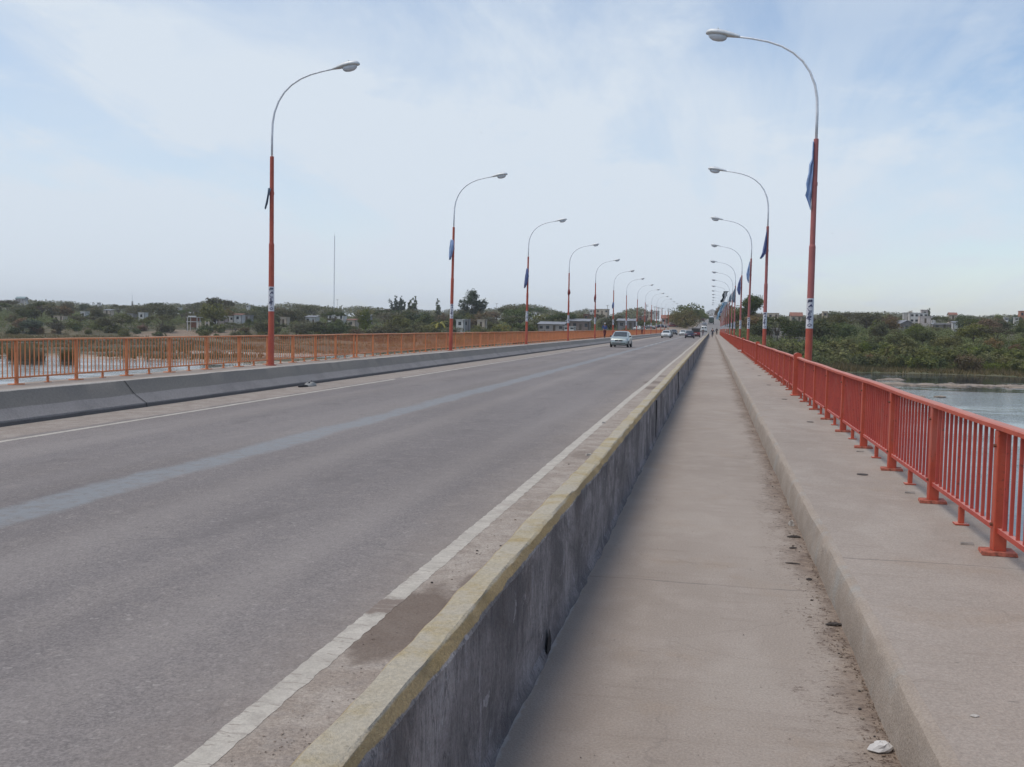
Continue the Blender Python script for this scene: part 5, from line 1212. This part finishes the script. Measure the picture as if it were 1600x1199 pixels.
    mb = MB(); mb.box(-.34, .34, yf-.006, yf+.06, hz-.09, hz+.03, .012); gr_ = mb.build('grille', M['plastic'], r_)
    mb = MB(); mb.tube([(0, yf-.012, hz-.03), (0, yf-.003, hz-.03)], .055, 12); mb.build('badge', M['rim'], gr_)
    mb = MB(); mb.box(-.60, .60, yf-.02, yf+.05, .36, .43, .015); mb.build('lower_grille', M['plastic'], r_)
    mb = MB(); mb.box(-.20, .20, yf-.035, yf-.021, .44, .53); mb.build('number_plate', M['plate'], r_)
    mb = MB(); mb.box(-.22, .22, yr+.012, yr+.03, hz-.12, hz-.01); mb.build('number_plate', M['plate'], r_)
    mb = MB(); mb.box(-hw*.96, hw*.96, yr-.04, yr+.05, .30, .46, .02); mb.build('rear_bumper', M['plastic'], r_)
    mb = MB(); mb.box(-Wd*.8, Wd*.8, yf+.15, yr-.15, .16, .245); mb.build('underbody', M['plastic'], r_)
    for yy in (yf+.72, yr-.68):
        for sx in (-1, 1):
            x0 = sx*(Wd-.17); x1 = sx*(Wd+.005)
            mb = MB(); mb.tube([(x0, yy, .30), (x0+sx*.02, yy, .30), (x1-sx*.02, yy, .30), (x1, yy, .30)], [.27, .30, .30, .275], 20); wh = mb.build('wheel', M['tire'], r_, smooth=False)
            mb = MB(); mb.tube([(x1, yy, .30), (x1+sx*.008, yy, .30)], [.19, .17], 12); mb.build('rim', M['rim'], wh)
    return r_
car('hatchback', -8.15, 91.5, R(-2), 'hatch', M['silver'], 'silver green hatchback driving towards the camera, nearest vehicle on the bridge')
car('sedan', -8.3, 186, R(-1), 'sedan', M['cwhite'], 'white sedan behind the silver hatchback, driving towards the camera')
car('sedan', -9.0, 212, R(-1), 'sedan', M['cblack'], 'dark sedan half hidden behind the white sedan')
car('sedan', -7.1, 252, R(-2), 'sedan', M['cwhite'], 'small white car coming towards the camera left of the dark blue car')
car('sedan', -4.05, 186, R(180), 'sedan', M['navy'], 'dark blue sedan seen from behind, driving away in the right lane')
pk = car('pickup_truck', -3.35, 212, R(180), 'pickup', M['cred'], 'dark red pickup with black roof load just ahead of the dark blue sedan', 'pickup')
mb = MB(); mb.box(-.85, .85, .70, 2.3, 1.06, 1.75, .03); mb.box(-.9, .9, -.9, 2.35, 1.78, 1.86); mb.build('canopy', M['cblack'], pk)
vn = car('van', -2.7, 322, R(183), 'van', M['cwhite'], 'white van seen from behind on the rising road past the bridge', 'van')
for sx in (-1, 1):
    mb = MB(); mb.box(min(sx*.12, sx*.72), max(sx*.12, sx*.72), 2.13, 2.17, 1.15, 1.62, .02); mb.build('rear_window', M['glass'], vn)
def truck(x, y, heading, cab, box_, label, name='truck', cat='truck', w=1.2, h=3.1):
    zb = float(road_z(y))+.02; r_ = empty(name, (x, y, zb), heading, label, cat)
    mb = MB(); mb.box(-w*.95, w*.95, -3.6, -2.0, .55, 2.6, .12); mb.build('cab', cab, r_)
    mb = MB(); mb.box(-w*.85, w*.85, -3.63, -3.58, 1.6, 2.35, .02); mb.build('windscreen', M['glass'], r_)
    mb = MB(); mb.box(-w*.8, w*.8, -3.66, -3.59, .75, 1.2, .02); mb.build('grille', M['plastic'], r_)
    mb = MB(); mb.box(-w, w, -1.9, 3.5, .95, h, .05); mb.build('cargo_box', box_, r_)
    mb = MB(); mb.box(-w*.86, w*.86, 3.5, 3.53, 1.1, h-.2); mb.build('rear_door', box_, r_)
    mb = MB(); mb.box(-w*.5, w*.5, -3.4, 3.4, .45, .94); mb.build('chassis', M['plastic'], r_)
    for yy in (-2.8, 1.6, 2.7):
        for sx in (-1, 1):
            mb = MB(); mb.tube([(sx*(w-.3), yy, .48), (sx*w, yy, .48)], .48, 16); mb.build('wheel', M['tire'], r_)
    return r_
truck(-6.0, 600, R(4), M['cred'], M['cgrey'], 'tall dark red framed truck coming down the far road, left of the other far vehicles')
truck(-.6, 470, R(180), M['cwhite'], M['cgreen'], 'dark green truck with a white top climbing the far road on the right', h=3.0)
mbx = [o_ for o_ in bpy.data.objects if o_.get('label', '').startswith('dark green truck')][0]
mb = MB(); mb.box(-1.05, 1.05, -1.7, 3.3, 3.02, 3.7, .3); mb.build('roof_load', M['fwhite'], mbx)
car('car', -3.3, 430, R(2), 'sedan', M['cgrey'], 'grey car coming down the far road between the two trucks')
LOT = [(-23.5, 330, .9, 'cwhite', 'white car parked in the roadside lot past the bridge'), (-21.5, 352, 1.3, 'cgrey', 'grey car parked behind the white one in the roadside lot'), (-18.5, 372, 1.4, 'navy', 'dark car parked below the red roofed shop'), (-15.0, 392, 1.5, 'cred', 'dull red car parked right of the dark one below the shop')]
for x, y, hd, c, lb_ in LOT: car('parked_car', x, y, hd, 'sedan', M[c], lb_, z=float(road_z(y)))
car('parked_car', -10.0, 268, .1, 'sedan', M['cblack'], 'black car waiting at the end of the bridge on the left')

# ------------------------------------------------------------------ people
SKIN = simple('skin', (.36, .20, .13), .6, 0, .05, 5); HAIR = simple('black_hair', (.018, .014, .012), .7)
def cloth_mat(n, c): return simple(n, c, .9, 0, .12, 8)
def skin_mesh(name, joints, edges, mat, parent, sub=2, root=0):
    me = bpy.data.meshes.new(name); me.from_pydata([j[:3] for j in joints], edges, []); o = obj(name, me)
    md = o.modifiers.new('skin', 'SKIN'); sv = me.skin_vertices[0].data
    for i, j in enumerate(joints): sv[i].radius = (j[3], j[4] if len(j) > 4 else j[3]); sv[i].use_root = (i == root)
    s = o.modifiers.new('sub', 'SUBSURF'); s.levels = sub; s.render_levels = sub
    dg = bpy.context.evaluated_depsgraph_get(); dg.update(); me2 = bpy.data.meshes.new_from_object(o.evaluated_get(dg)); me2.name = name
    bpy.data.objects.remove(o); me2.materials.clear(); me2.materials.append(mat); me2.polygons.foreach_set('use_smooth', [True]*len(me2.polygons))
    return obj(name, me2, parent)
def person(x, y, z, heading, pose, shirt, trousers, label, lift=0.0, cap=None, group=None):
    """faces local -y; pose: dict of hip/knee/foot and elbow/hand offsets"""
    r_ = empty('person', (x, y, z+lift), heading, label, 'person', group)
    lean_ = pose.get('lean', 0.0); hz = pose.get('hip', .92)
    hip = (0, 0, hz); ch = (0, -lean_*.38, hz+.38); nk = (0, -lean_*.52, hz+.54); hd = (0, -lean_*.60-.02, hz+.70)
    J = [(*hip, .13, .10), (0, -lean_*.18, hz+.18, .12, .09), (*ch, .15, .10), (*nk, .052), (hd[0], hd[1], hd[2]-.06, .062, .075), (hd[0], hd[1], hd[2]+.04, .075, .088)]
    E_ = [(0, 1), (1, 2), (2, 3), (3, 4), (4, 5)]
    limbs = {}
    for sx, key in ((-1, 'l'), (1, 'r')):
        kn, an, toe = pose['knee_'+key], pose['ankle_'+key], pose['toe_'+key]; b = len(J)
        J += [(sx*.10, 0, hz-.06, .085), (sx*.10+kn[0], kn[1], kn[2], .058), (sx*.10+an[0], an[1], an[2], .040), (sx*.10+toe[0], toe[1], toe[2], .034)]; E_ += [(0, b), (b, b+1), (b+1, b+2), (b+2, b+3)]; limbs['leg'+key] = J[b:b+4]
        el, ha = pose['elbow_'+key], pose['hand_'+key]; b = len(J)
        J += [(sx*.19, ch[1], ch[2]+.08, .050), (sx*.23+el[0], el[1], el[2], .038), (sx*.22+ha[0], ha[1], ha[2], .028)]; E_ += [(2, b), (b, b+1), (b+1, b+2)]; limbs['arm'+key] = J[b:b+3]
        d = (Vector(ha)-Vector(el)).normalized()*.09; b2 = b+2
        for f in range(4):      # fingers, slightly curled, then the thumb
            c = len(J); o_ = (f-1.5)*.018; L = (.075, .085, .08, .062)[f]
            J += [(J[b2][0], J[b2][1]+o_+d.y, J[b2][2]+d.z*.9, .010), (J[b2][0]-sx*.012, J[b2][1]+o_+d.y*1.5, J[b2][2]+d.z*1.0-L*.6, .008)]; E_ += [(b2, c), (c, c+1)]
        c = len(J); J += [(J[b2][0]-sx*.02, J[b2][1]-.035+d.y*.5, J[b2][2]+d.z*.5, .011)]; E_ += [(b2, c)]
    skin_mesh('body', J, E_, SKIN, r_, 2)
    # clothes follow the same joints a little further out
    T = [(*hip, .150, .118), (0, -lean_*.10, hz+.08, .135, .105)]; TE = [(0, 1)]
    for key in 'lr':
        a = limbs['leg'+key]; b = len(T); T += [(*a[0][:3], .102), (*a[1][:3], .076), (a[2][0], a[2][1], a[2][2]+.03, .062)]; TE += [(0, b), (b, b+1), (b+1, b+2)]
    skin_mesh('trousers', T, TE, trousers, r_, 2)
    S_ = [(0, -lean_*.02, hz-.02, .155, .125), (0, -lean_*.18, hz+.18, .142, .112), (*ch, .172, .122), (nk[0], nk[1]+.01, nk[2]-.03, .075)]; SE = [(0, 1), (1, 2), (2, 3)]
    for key in 'lr':
        a = limbs['arm'+key]; b = len(S_); S_ += [(*a[0][:3], .066), (*a[1][:3], .052), (a[2][0]*.75+a[1][0]*.25, a[2][1]*.75+a[1][1]*.25, a[2][2]*.75+a[1][2]*.25, .042)]; SE += [(2, b), (b, b+1), (b+1, b+2)]
    skin_mesh('shirt', S_, SE, shirt, r_, 2)
    mb = MB(); rings = []
    for k, (zz_, rr_) in enumerate(((-.01, .098), (.05, .103), (.10, .085), (.135, .045))): rings.append([(rr_*.88*math.cos(a), hd[1]+.018+rr_*math.sin(a), hd[2]+zz_+(.02 if math.sin(a) < -.4 and k == 0 else 0)) for a in np.linspace(0, 2*math.pi, 14, endpoint=False)])
    mb.rings(rings); mb.build('cap' if cap else 'hair', cap or HAIR, r_, smooth=True)
    if cap:
        pass
    # face: nose, brow line, eyes, mouth
    mb = MB(); mb.add([(-.014, hd[1]-.088, hd[2]-.02), (.014, hd[1]-.088, hd[2]-.02), (0, hd[1]-.112, hd[2]-.018), (0, hd[1]-.088, hd[2]+.025)], [(0, 1, 2), (1, 3, 2), (3, 0, 2), (0, 3, 1)]); mb.build('nose', SKIN, r_)
    for sx in (-1, 1): mb = MB(); mb.tube([(sx*.030-.008, hd[1]-.082, hd[2]+.015), (sx*.030+.008, hd[1]-.082, hd[2]+.015)], .007, 6); mb.build('eye', HAIR, r_)
    for sx in (-1, 1):
        a = limbs['leg'+('l' if sx < 0 else 'r')]
        mb = MB(); mb.tube([(a[2][0], a[2][1]+.05, a[2][2]-.035), (a[2][0], a[2][1]-.03, a[2][2]-.03), (a[3][0], a[3][1], a[3][2]-.0), (a[3][0], a[3][1]-.05, a[3][2]-.005)], [.045, .055, .046, .030], 8); mb.build('shoe', M['plastic'], r_, smooth=True)
    return r_
WALK = dict(hip=.92, lean=.1, knee_l=(0, -.20, .52), ankle_l=(0, -.30, .10), toe_l=(0, -.44, .06), knee_r=(0, -.02, .50), ankle_r=(0, .26, .14), toe_r=(0, .16, .05), elbow_l=(-.03, .16, 1.10), hand_l=(-.02, .12, .86), elbow_r=(.03, -.06, 1.08), hand_r=(.02, -.20, .88))
STAND = dict(hip=.92, lean=.02, knee_l=(0, -.03, .50), ankle_l=(-.02, 0, .09), toe_l=(-.04, -.15, .045), knee_r=(0, -.04, .50), ankle_r=(.02, .02, .09), toe_r=(.04, -.13, .045), elbow_l=(-.03, .03, 1.10), hand_l=(-.01, -.06, .85), elbow_r=(.04, .04, 1.10), hand_r=(.02, -.02, .85))
RIDE = dict(hip=.96, lean=.42, knee_l=(0, -.38, .82), ankle_l=(0, -.20, .44), toe_l=(0, -.34, .40), knee_r=(0, -.30, .62), ankle_r=(0, -.12, .20), toe_r=(0, -.26, .15), elbow_l=(-.06, -.38, 1.18), hand_l=(.0, -.60, 1.04), elbow_r=(.06, -.38, 1.18), hand_r=(-.0, -.60, 1.04))
def bicycle(x, y, z, heading, label, mat):
    r_ = empty('bicycle', (x, y, z), heading, label, 'bicycle')
    for yy in (-.55, .5):
        mb = MB(); n = 24; pts = [(0, yy+.32*math.cos(a), .34+.32*math.sin(a)) for a in np.linspace(0, 2*math.pi, n+1)]; mb.tube(pts, .018, 6, False); wh = mb.build('wheel', M['tire'], r_)
        mb = MB()
        for a in np.linspace(0, math.pi, 8, endpoint=False): mb.tube([(0, yy+.31*math.cos(a), .34+.31*math.sin(a)), (0, yy-.31*math.cos(a), .34-.31*math.sin(a))], .002, 4)
        mb.build('spokes', M['galv'], wh)
    mb = MB(); bb = (0, .05, .30); se = (0, .20, .82); hd = (0, -.38, .84)
    for a, b in ((bb, se), (se, hd), (hd, bb), (bb, (0, .5, .34)), ((0, .5, .34), se), (hd, (0, -.55, .34)), (hd, (0, -.36, .98))): mb.tube([a, b], .016, 6)
    mb.build('frame', mat, r_)
    mb = MB(); mb.tube([(-.26, -.50, 1.0), (-.24, -.36, 1.0), (.24, -.36, 1.0), (.26, -.50, 1.0)], .013, 6); mb.build('handlebar', M['galv'], r_)
    mb = MB(); mb.box(-.07, .07, .08, .32, .84, .89, .02); mb.build('saddle', M['plastic'], r_)
    for sx, (yy, zz_) in ((-1, (-.10, .40)), (1, (-.02, .17))): mb = MB(); mb.tube([(sx*.02, .05, .30), (sx*.05, yy, zz_)], .01, 5); mb.box(min(sx*.06, sx*.14), max(sx*.06, sx*.14), yy-.14, yy-.04, zz_-.02, zz_); mb.build('pedal', M['plastic'], r_)
    return r_
navyc = cloth_mat('navy_jacket_cloth', (.025, .028, .045)); blackc = cloth_mat('black_cloth_trousers', (.02, .02, .022)); bluec = cloth_mat('blue_jersey_cloth', (.06, .10, .28)); greyc = cloth_mat('grey_green_shirt_cloth', (.10, .115, .11)); whitec = cloth_mat('white_cap_cloth', (.6, .6, .6)); redc = cloth_mat('maroon_trouser_cloth', (.10, .02, .025)); jean = cloth_mat('jeans_cloth', (.03, .04, .07))
bicycle(.06, 188, 0, R(180), 'bicycle ridden away along the right walkway by a cyclist in a dark jacket', M['cblack'])
person(.06, 188, 0, R(180), RIDE, navyc, jean, 'cyclist in a dark blue jacket riding away along the right walkway')
person(1.05, 248, .20, R(180), WALK, blackc, blackc, 'pedestrian dressed in black walking on the right walkway by the red railing')
person(-12.22, 178, .388, R(0), STAND, greyc, redc, 'pedestrian in a grey green top and maroon trousers on the left sidewalk')
person(-12.30, 116, .388, R(20), WALK, bluec, redc, 'pedestrian with a white cap and blue top behind the silver hatchback', cap=whitec)
# motorcycle and its rider, at the right kerb beyond the dark blue sedan
def motorbike(x, y, z, heading, label):
    r_ = empty('motorcycle', (x, y, z), heading, label, 'motorcycle')
    for yy in (-.62, .58):
        mb = MB(); pts = [(0, yy+.25*math.cos(a), .30+.25*math.sin(a)) for a in np.linspace(0, 2*math.pi, 21)]; mb.tube(pts, .05, 8, False); wh = mb.build('wheel', M['tire'], r_)
        mb = MB(); mb.tube([(-.04, yy, .30), (.04, yy, .30)], .06, 10); mb.build('hub', M['rim'], wh)
    mb = MB(); mb.box(-.14, .14, -.30, .22, .58, .84, .06); mb.build('tank', M['cred'], r_)
    mb = MB(); mb.box(-.13, .13, .05, .68, .76, .86, .03); mb.build('seat', M['plastic'], r_)
    mb = MB(); mb.box(-.14, .14, -.20, .22, .28, .58, .05); mb.build('engine', M['rim'], r_)
    mb = MB(); mb.tube([(0, -.62, .30), (0, -.38, .95)], .04, 8); mb.tube([(-.32, -.34, 1.02), (.32, -.34, 1.02)], .016, 6); mb.build('fork', M['galv'], r_)
    mb = MB(); mb.box(-.07, .07, .66, .72, .62, .72, .02); mb.build('tail_light', M['taillight'], r_)
    return r_
motorbike(-2.35, 262, -.148, R(180), 'motorcycle riding away close to the right barrier, ahead of the dark blue sedan')
person(-2.35, 262, -.148, R(180), RIDE, blackc, jean, 'motorcycle rider in black riding away beside the right barrier')

# ------------------------------------------------------------------ masts, poles, wires, birds
def mast(px, Y, w, ztop, label, name='radio_mast', cat='mast'):
    x = gx(px, Y, 480); zg = float(gheight(x, Y)); r_ = empty(name, (x, Y, zg), 0, label, cat); H = ztop-zg; mb = MB()
    for k in range(3):
        a = k*2.094; mb.tube([(w*math.cos(a), w*math.sin(a), -.5), (w*.6*math.cos(a), w*.6*math.sin(a), H)], w*.22, 5)
    n = int(H/(w*5))
    for i in range(n):
        z0, z1 = H*i/n, H*(i+1)/n; ww = w*(1-.4*i/n)
        for k in range(3):
            a, b = k*2.094, (k+1)*2.094; mb.tube([(ww*math.cos(a), ww*math.sin(a), z0), (ww*math.cos(b), ww*math.sin(b), z1)], w*.11, 4, False)
    mb.build('lattice', M['galv'] if name == 'radio_mast' else M['conc'], r_)
    mb = MB(); mb.tube([(0, 0, H), (0, 0, H+w*8)], w*.15, 5); mb.build('antenna', M['galv'], r_); return r_
mast(522, 600, .34, zat(522, 369, 600), 'tall thin lattice radio mast rising above the left bank')
mast(207, 620, .7, zat(207, 471, 620), 'short lattice pylon on the skyline at the far left', 'pylon', 'pylon')
def upole(px, Y, pyt, label, arms=1, r_=.11, X=None):
    x = gx(px, Y, 490) if X is None else X; zg = float(gheight(x, Y)); e = empty('utility_pole', (x, Y, zg), random.uniform(-.3, .3), label, 'utility pole'); H = zat(px, pyt, Y)-zg
    mb = MB(); mb.tube([(0, 0, -.8), (0, 0, H)], [r_, r_*.65], 8); mb.build('pole', M['wood'], e)
    for k in range(arms):
        mb = MB(); mb.box(-.8, .8, -.05, .05, H-.35-.6*k, H-.23-.6*k); a = mb.build('crossarm', M['wood'], e)
        mb = MB(); [mb.tube([(s, 0, H-.23-.6*k), (s, 0, H-.08-.6*k)], .05, 6) for s in (-.7, 0, .7)]; mb.build('insulator', M['galv'], a)
upole(292, 350, 475, 'dark wooden pole beside the open frame shack on the left bank', 1, .16)
upole(527, 560, 468, 'short utility pole by the foot of the radio mast')
upole(776, 500, 474, 'utility pole between the second and third left lamp posts')
for i, (px, Y, py) in enumerate(((949, 470, 477), (1010, 480, 476), (1023, 460, 479), (1029, 520, 480), (1035, 420, 481), (1044, 470, 482), (1017, 400, 484), (1051, 560, 487))):
    upole(px, Y, py, 'roadside utility pole past the bridge on the left, %s counting from the left' % ['first', 'second', 'fourth', 'fifth', 'sixth', 'seventh', 'third', 'eighth'][i], 1+(i % 2), .13)
def bird(px, py, Y, s, label):
    x = gx(px, Y, py); r_ = empty('bird', (x, Y, zat(px, py, Y)), .6, label, 'bird')
    mb = MB(); mb.tube([(0, -.5*s, 0), (0, -.25*s, 0), (0, .1*s, 0), (0, .5*s, 0)], [.03*s, .09*s, .10*s, .02*s], 8); mb.build('body', HAIR, r_, smooth=True)
    for sx in (-1, 1):
        mb = MB(); A = [(0, -.18*s, .03*s), (0, .12*s, .03*s), (sx*.45*s, .06*s, .18*s), (sx*.9*s, .12*s, .05*s), (sx*.45*s, -.16*s, .20*s)]; B = [(a, b, c-.02*s) for a, b, c in A]
        mb.add(A+B, [(0, 1, 2, 4), (4, 2, 3), (5, 9, 7, 6), (9, 8, 7), (0, 4, 9, 5), (4, 3, 8, 9), (3, 2, 7, 8), (2, 1, 6, 7)]); mb.build('wing', HAIR, r_)
bird(752, 208, 90, .14, 'tiny dark bird flying above the second left lamp')
bird(1300, 365, 90, .10, 'tiny dark bird right of the nearest right lamp post')

# ------------------------------------------------------------------ litter and small things on the bridge
def lump(name, x, y, z, sx, sy, sz, mat, label, cat, seed, rz=0, parts=None):
    rg_ = np.random.default_rng(seed); rings = []; n = 11
    for k, (f, h) in enumerate(((.80, 0), (1.0, .25), (.96, .60), (.62, .92), (.2, 1.0))):
        rings.append([(sx*f*(1+.22*rg_.normal()*.6)*math.cos(a), sy*f*(1+.22*rg_.normal()*.6)*math.sin(a), sz*h*(1+.12*rg_.normal())) for a in np.linspace(0, 2*math.pi, n, endpoint=False)])
    mb = MB(); mb.rings(rings); o = mb.build(name, mat, None, (x, y, z)); o.rotation_euler = (0, 0, rz); return tag(o, label, cat)
lump('plaster_lump', .715, 4.13, .001, .050, .034, .034, simple('white_plaster', (.62, .60, .57), .85, 0, .1, 30), 'white angular lump of plaster lying against the kerb at the bottom', 'stone', 4, .5)
def chip(x, y, z, L, w, h, mat, label, rz, cat='litter', name='litter_scrap'):
    mb = MB(); mb.add([(-L, -w, 0), (L*.8, -w*.9, 0), (L, w*.5, 0), (-L*.7, w, 0), (-L*.9, -w*.8, h), (L*.7, -w*.6, h*.6), (L*.9, w*.4, h*.9), (-L*.6, w*.8, h*.5)], [(0, 3, 2, 1), (4, 5, 6, 7), (0, 1, 5, 4), (1, 2, 6, 5), (2, 3, 7, 6), (3, 0, 4, 7)])
    o = mb.build(name, mat, None, (x, y, z)); o.rotation_euler = (0, 0, rz); return tag(o, label, cat)
drk = simple('dark_debris', (.06, .05, .045), .9, 0, .2, 30); pale = simple('pale_debris', (.5, .47, .42), .9, 0, .15, 30)
lump('debris_piece', .735, 5.86, .001, .050, .018, .016, drk, 'dark flat leaf shaped piece at the foot of the kerb', 'debris', 31, .15)
chip(.715, 8.80, .002, .020, .035, .05, pale, 'pale folded paper scrap at the foot of the kerb', .3)
lump('debris_piece', .705, 8.30, .001, .055, .015, .016, drk, 'dark twig like scrap just nearer than the paper scrap', 'debris', 32, .1)
lump('debris_piece', .66, 7.88, .001, .032, .014, .010, drk, 'small dark crumb on the walkway near the kerb, left of the twig scrap', 'debris', 33, .4)
lump('debris_piece', .62, 7.35, .001, .055, .008, .008, drk, 'thin dark stick lying across the walkway near the kerb', 'debris', 34, -.1)
lump('debris_piece', .69, 6.9, .001, .022, .016, .012, drk, 'round dark crumb between the thin stick and the leaf shaped piece', 'debris', 35, .7)
lump('litter_scrap', 1.02, 3.98, .2295, .018, .010, .006, pale, 'tiny white scrap on the upper walkway at the bottom edge', 'litter', 36, .3)
rgc = random.Random(12)
for i in range(60):
    y = 3.6+rgc.random()**1.6*22; x = .745-abs(rgc.gauss(0, .07)); s = rgc.uniform(.004, .011)
    lump('pebble', x, y, .001, s, s*.8, s*.7, M['rock'] if rgc.random() < .6 else drk, None, None, i, rgc.random()*6); o_ = bpy.context.scene.collection.objects[-1]
    tag(o_, 'tiny pebble in the dirt at the foot of the walkway kerb', 'pebble', 'pebbles along the kerb')
for i in range(40):
    y = 3.3+rgc.random()**1.5*20; x = rgc.uniform(-1.9, -1.42); s = rgc.uniform(.005, .012)
    lump('pebble', x, y, -.149, s, s*.8, s*.7, M['rock'] if rgc.random() < .5 else drk, None, None, i+200, rgc.random()*6); o_ = bpy.context.scene.collection.objects[-1]
    tag(o_, 'tiny pebble in the sandy gutter beside the yellow topped wall', 'pebble', 'pebbles in the gutter')
def crumbs(name, n, xfun, z, seed, mat, smax):
    rng = np.random.default_rng(seed); V = []
    for _ in range(n):
        y = 3.2+rng.random()**1.7*22; x = xfun(rng, y); s_ = smax*rng.uniform(.25, 1)**1.5; q = rng.normal(size=(4, 3))*s_*np.array([1, 1.3, .45]); q[:, 2] = np.abs(q[:, 2]); q += (x, y, z)
        for f in ((0, 1, 2), (0, 2, 3), (0, 3, 1), (1, 3, 2)): V += [q[i] for i in f]
    o = obj(name, quads_mesh(name, np.array(V), mat, 3)); return tag(o, kind='stuff')
crumbs('kerb_dirt', 2600, lambda r, y: .765-abs(r.normal(0, .055))*(1+.8*math.sin(y*2.3)), .0015, 1, simple('kerb_soil', (.13, .09, .062), .95, 0, .5, 40), .0060)
crumbs('gutter_grit', 2600, lambda r, y: -1.36-r.random()**1.3*.55, -.1485, 2, simple('gutter_soil', (.20, .155, .12), .95, 0, .6, 40), .0055)
crumbs('walkway_grit', 500, lambda r, y: r.uniform(-.76, .75), .0015, 3, simple('walkway_soil', (.16, .13, .11), .95, 0, .5, 40), .0045)
# crushed tyre scrap or bag by the left barrier
r_ = empty('rubbish_heap', (-11.05, 26.3, -.148), -.1, 'crushed pale plastic lump with black bits beside the left barrier', 'rubbish'); r_.scale = (.75, .8, .62)
mb = MB(); rings = []
for f, h in ((1, 0), (1.02, .05), (.8, .12), (.45, .16), (.1, .17)): rings.append([(.16*f*math.cos(a), .36*f*(1+.1*math.sin(3*a))*math.sin(a), h*(1+.25*math.sin(2*a+1))) for a in np.linspace(0, 2*math.pi, 16, endpoint=False)])
mb.rings(rings); mb.build('plastic_lump', simple('grey_plastic', (.28, .275, .255), .6, 0, .2, 9), r_)
mb = MB(); mb.tube([(.05, -.30, .02), (.0, -.5, .05), (-.05, -.72, .03)], [.06, .07, .03], 7); mb.build('dark_strip', M['tire'], r_)
mb = MB(); mb.add([(0, .05, .13), (.06, .12, .15), (.0, .10, .27), (-.04, .02, .16)], [(0, 1, 2), (1, 3, 2), (3, 0, 2), (0, 3, 1)]); mb.add([(0, -.08, .12), (.04, -.03, .13), (.0, -.06, .21), (-.03, -.1, .13)], [(0, 1, 2), (1, 3, 2), (3, 0, 2), (0, 3, 1)]); mb.build('black_flap', M['plastic'], r_)
# drain slots of the upper walkway
for i, (x, y) in enumerate(((1.54, 10.56), (1.57, 16.4), (1.53, 21.6), (1.5, 27), (1.5, 32.3), (1.5, 37.6), (1.5, 43.3))):
    mb = MB(); mb.tube([(0, 0, .001), (0, 0, .006)], .055, 14); o_ = mb.build('drain_cap', drk, None, (x, y, .2285)); tag(o_, 'small dark round drain cap in the upper walkway, %s from the viewpoint' % ORD[i], 'drain')
for i, (x, y) in enumerate(((1.77, 7.30), (1.80, 9.50), (1.80, 12.6))):
    chip(x, y, .2292, .050, .034, .012, simple('old_base_plate', (.235, .21, .185), .9, 0, .2, 20) if i == 0 else bpy.data.materials['old_base_plate'], 'rusty grey old plate in the concrete beside the red railing, %s from the viewpoint' % ORD[i], .05, 'metal plate', 'metal_plate')
lump('broken_brick', 1.80, 66, .229, .16, .10, .12, simple('pink_stone', (.55, .42, .38), .9), 'pale pink stone lying at the foot of the red railing far ahead', 'stone', 9)
for i, (x, y) in enumerate(((-1.67, 14.0), (-1.97, 18.8))):
    chip(x, y, -.148, .05, .03, .03, pale, ('pale rubble crumbs in the gutter beside the wall, nearer of two', 'pale rubble crumbs in the gutter on the white line, farther of two')[i], .7, 'rubble', 'rubble')

# ------------------------------------------------------------------ haze: one even box of air round the whole place
mb = MB(); mb.box(-2580, 2580, -285, 3580, -11.5, 78)
hz = mb.build('haze', None); hz.data.materials.clear(); hm = bpy.data.materials.new('haze_air'); hm.use_nodes = True; hm.node_tree.nodes.clear()
ho = hm.node_tree.nodes.new('ShaderNodeOutputMaterial'); hv = hm.node_tree.nodes.new('ShaderNodeVolumePrincipled')
hv.inputs['Color'].default_value = (.98, .99, 1.0, 1); hv.inputs['Density'].default_value = HAZE; hv.inputs['Anisotropy'].default_value = 0
hm.node_tree.links.new(hv.outputs[0], ho.inputs['Volume']); hz.data.materials.append(hm); tag(hz, kind='stuff')
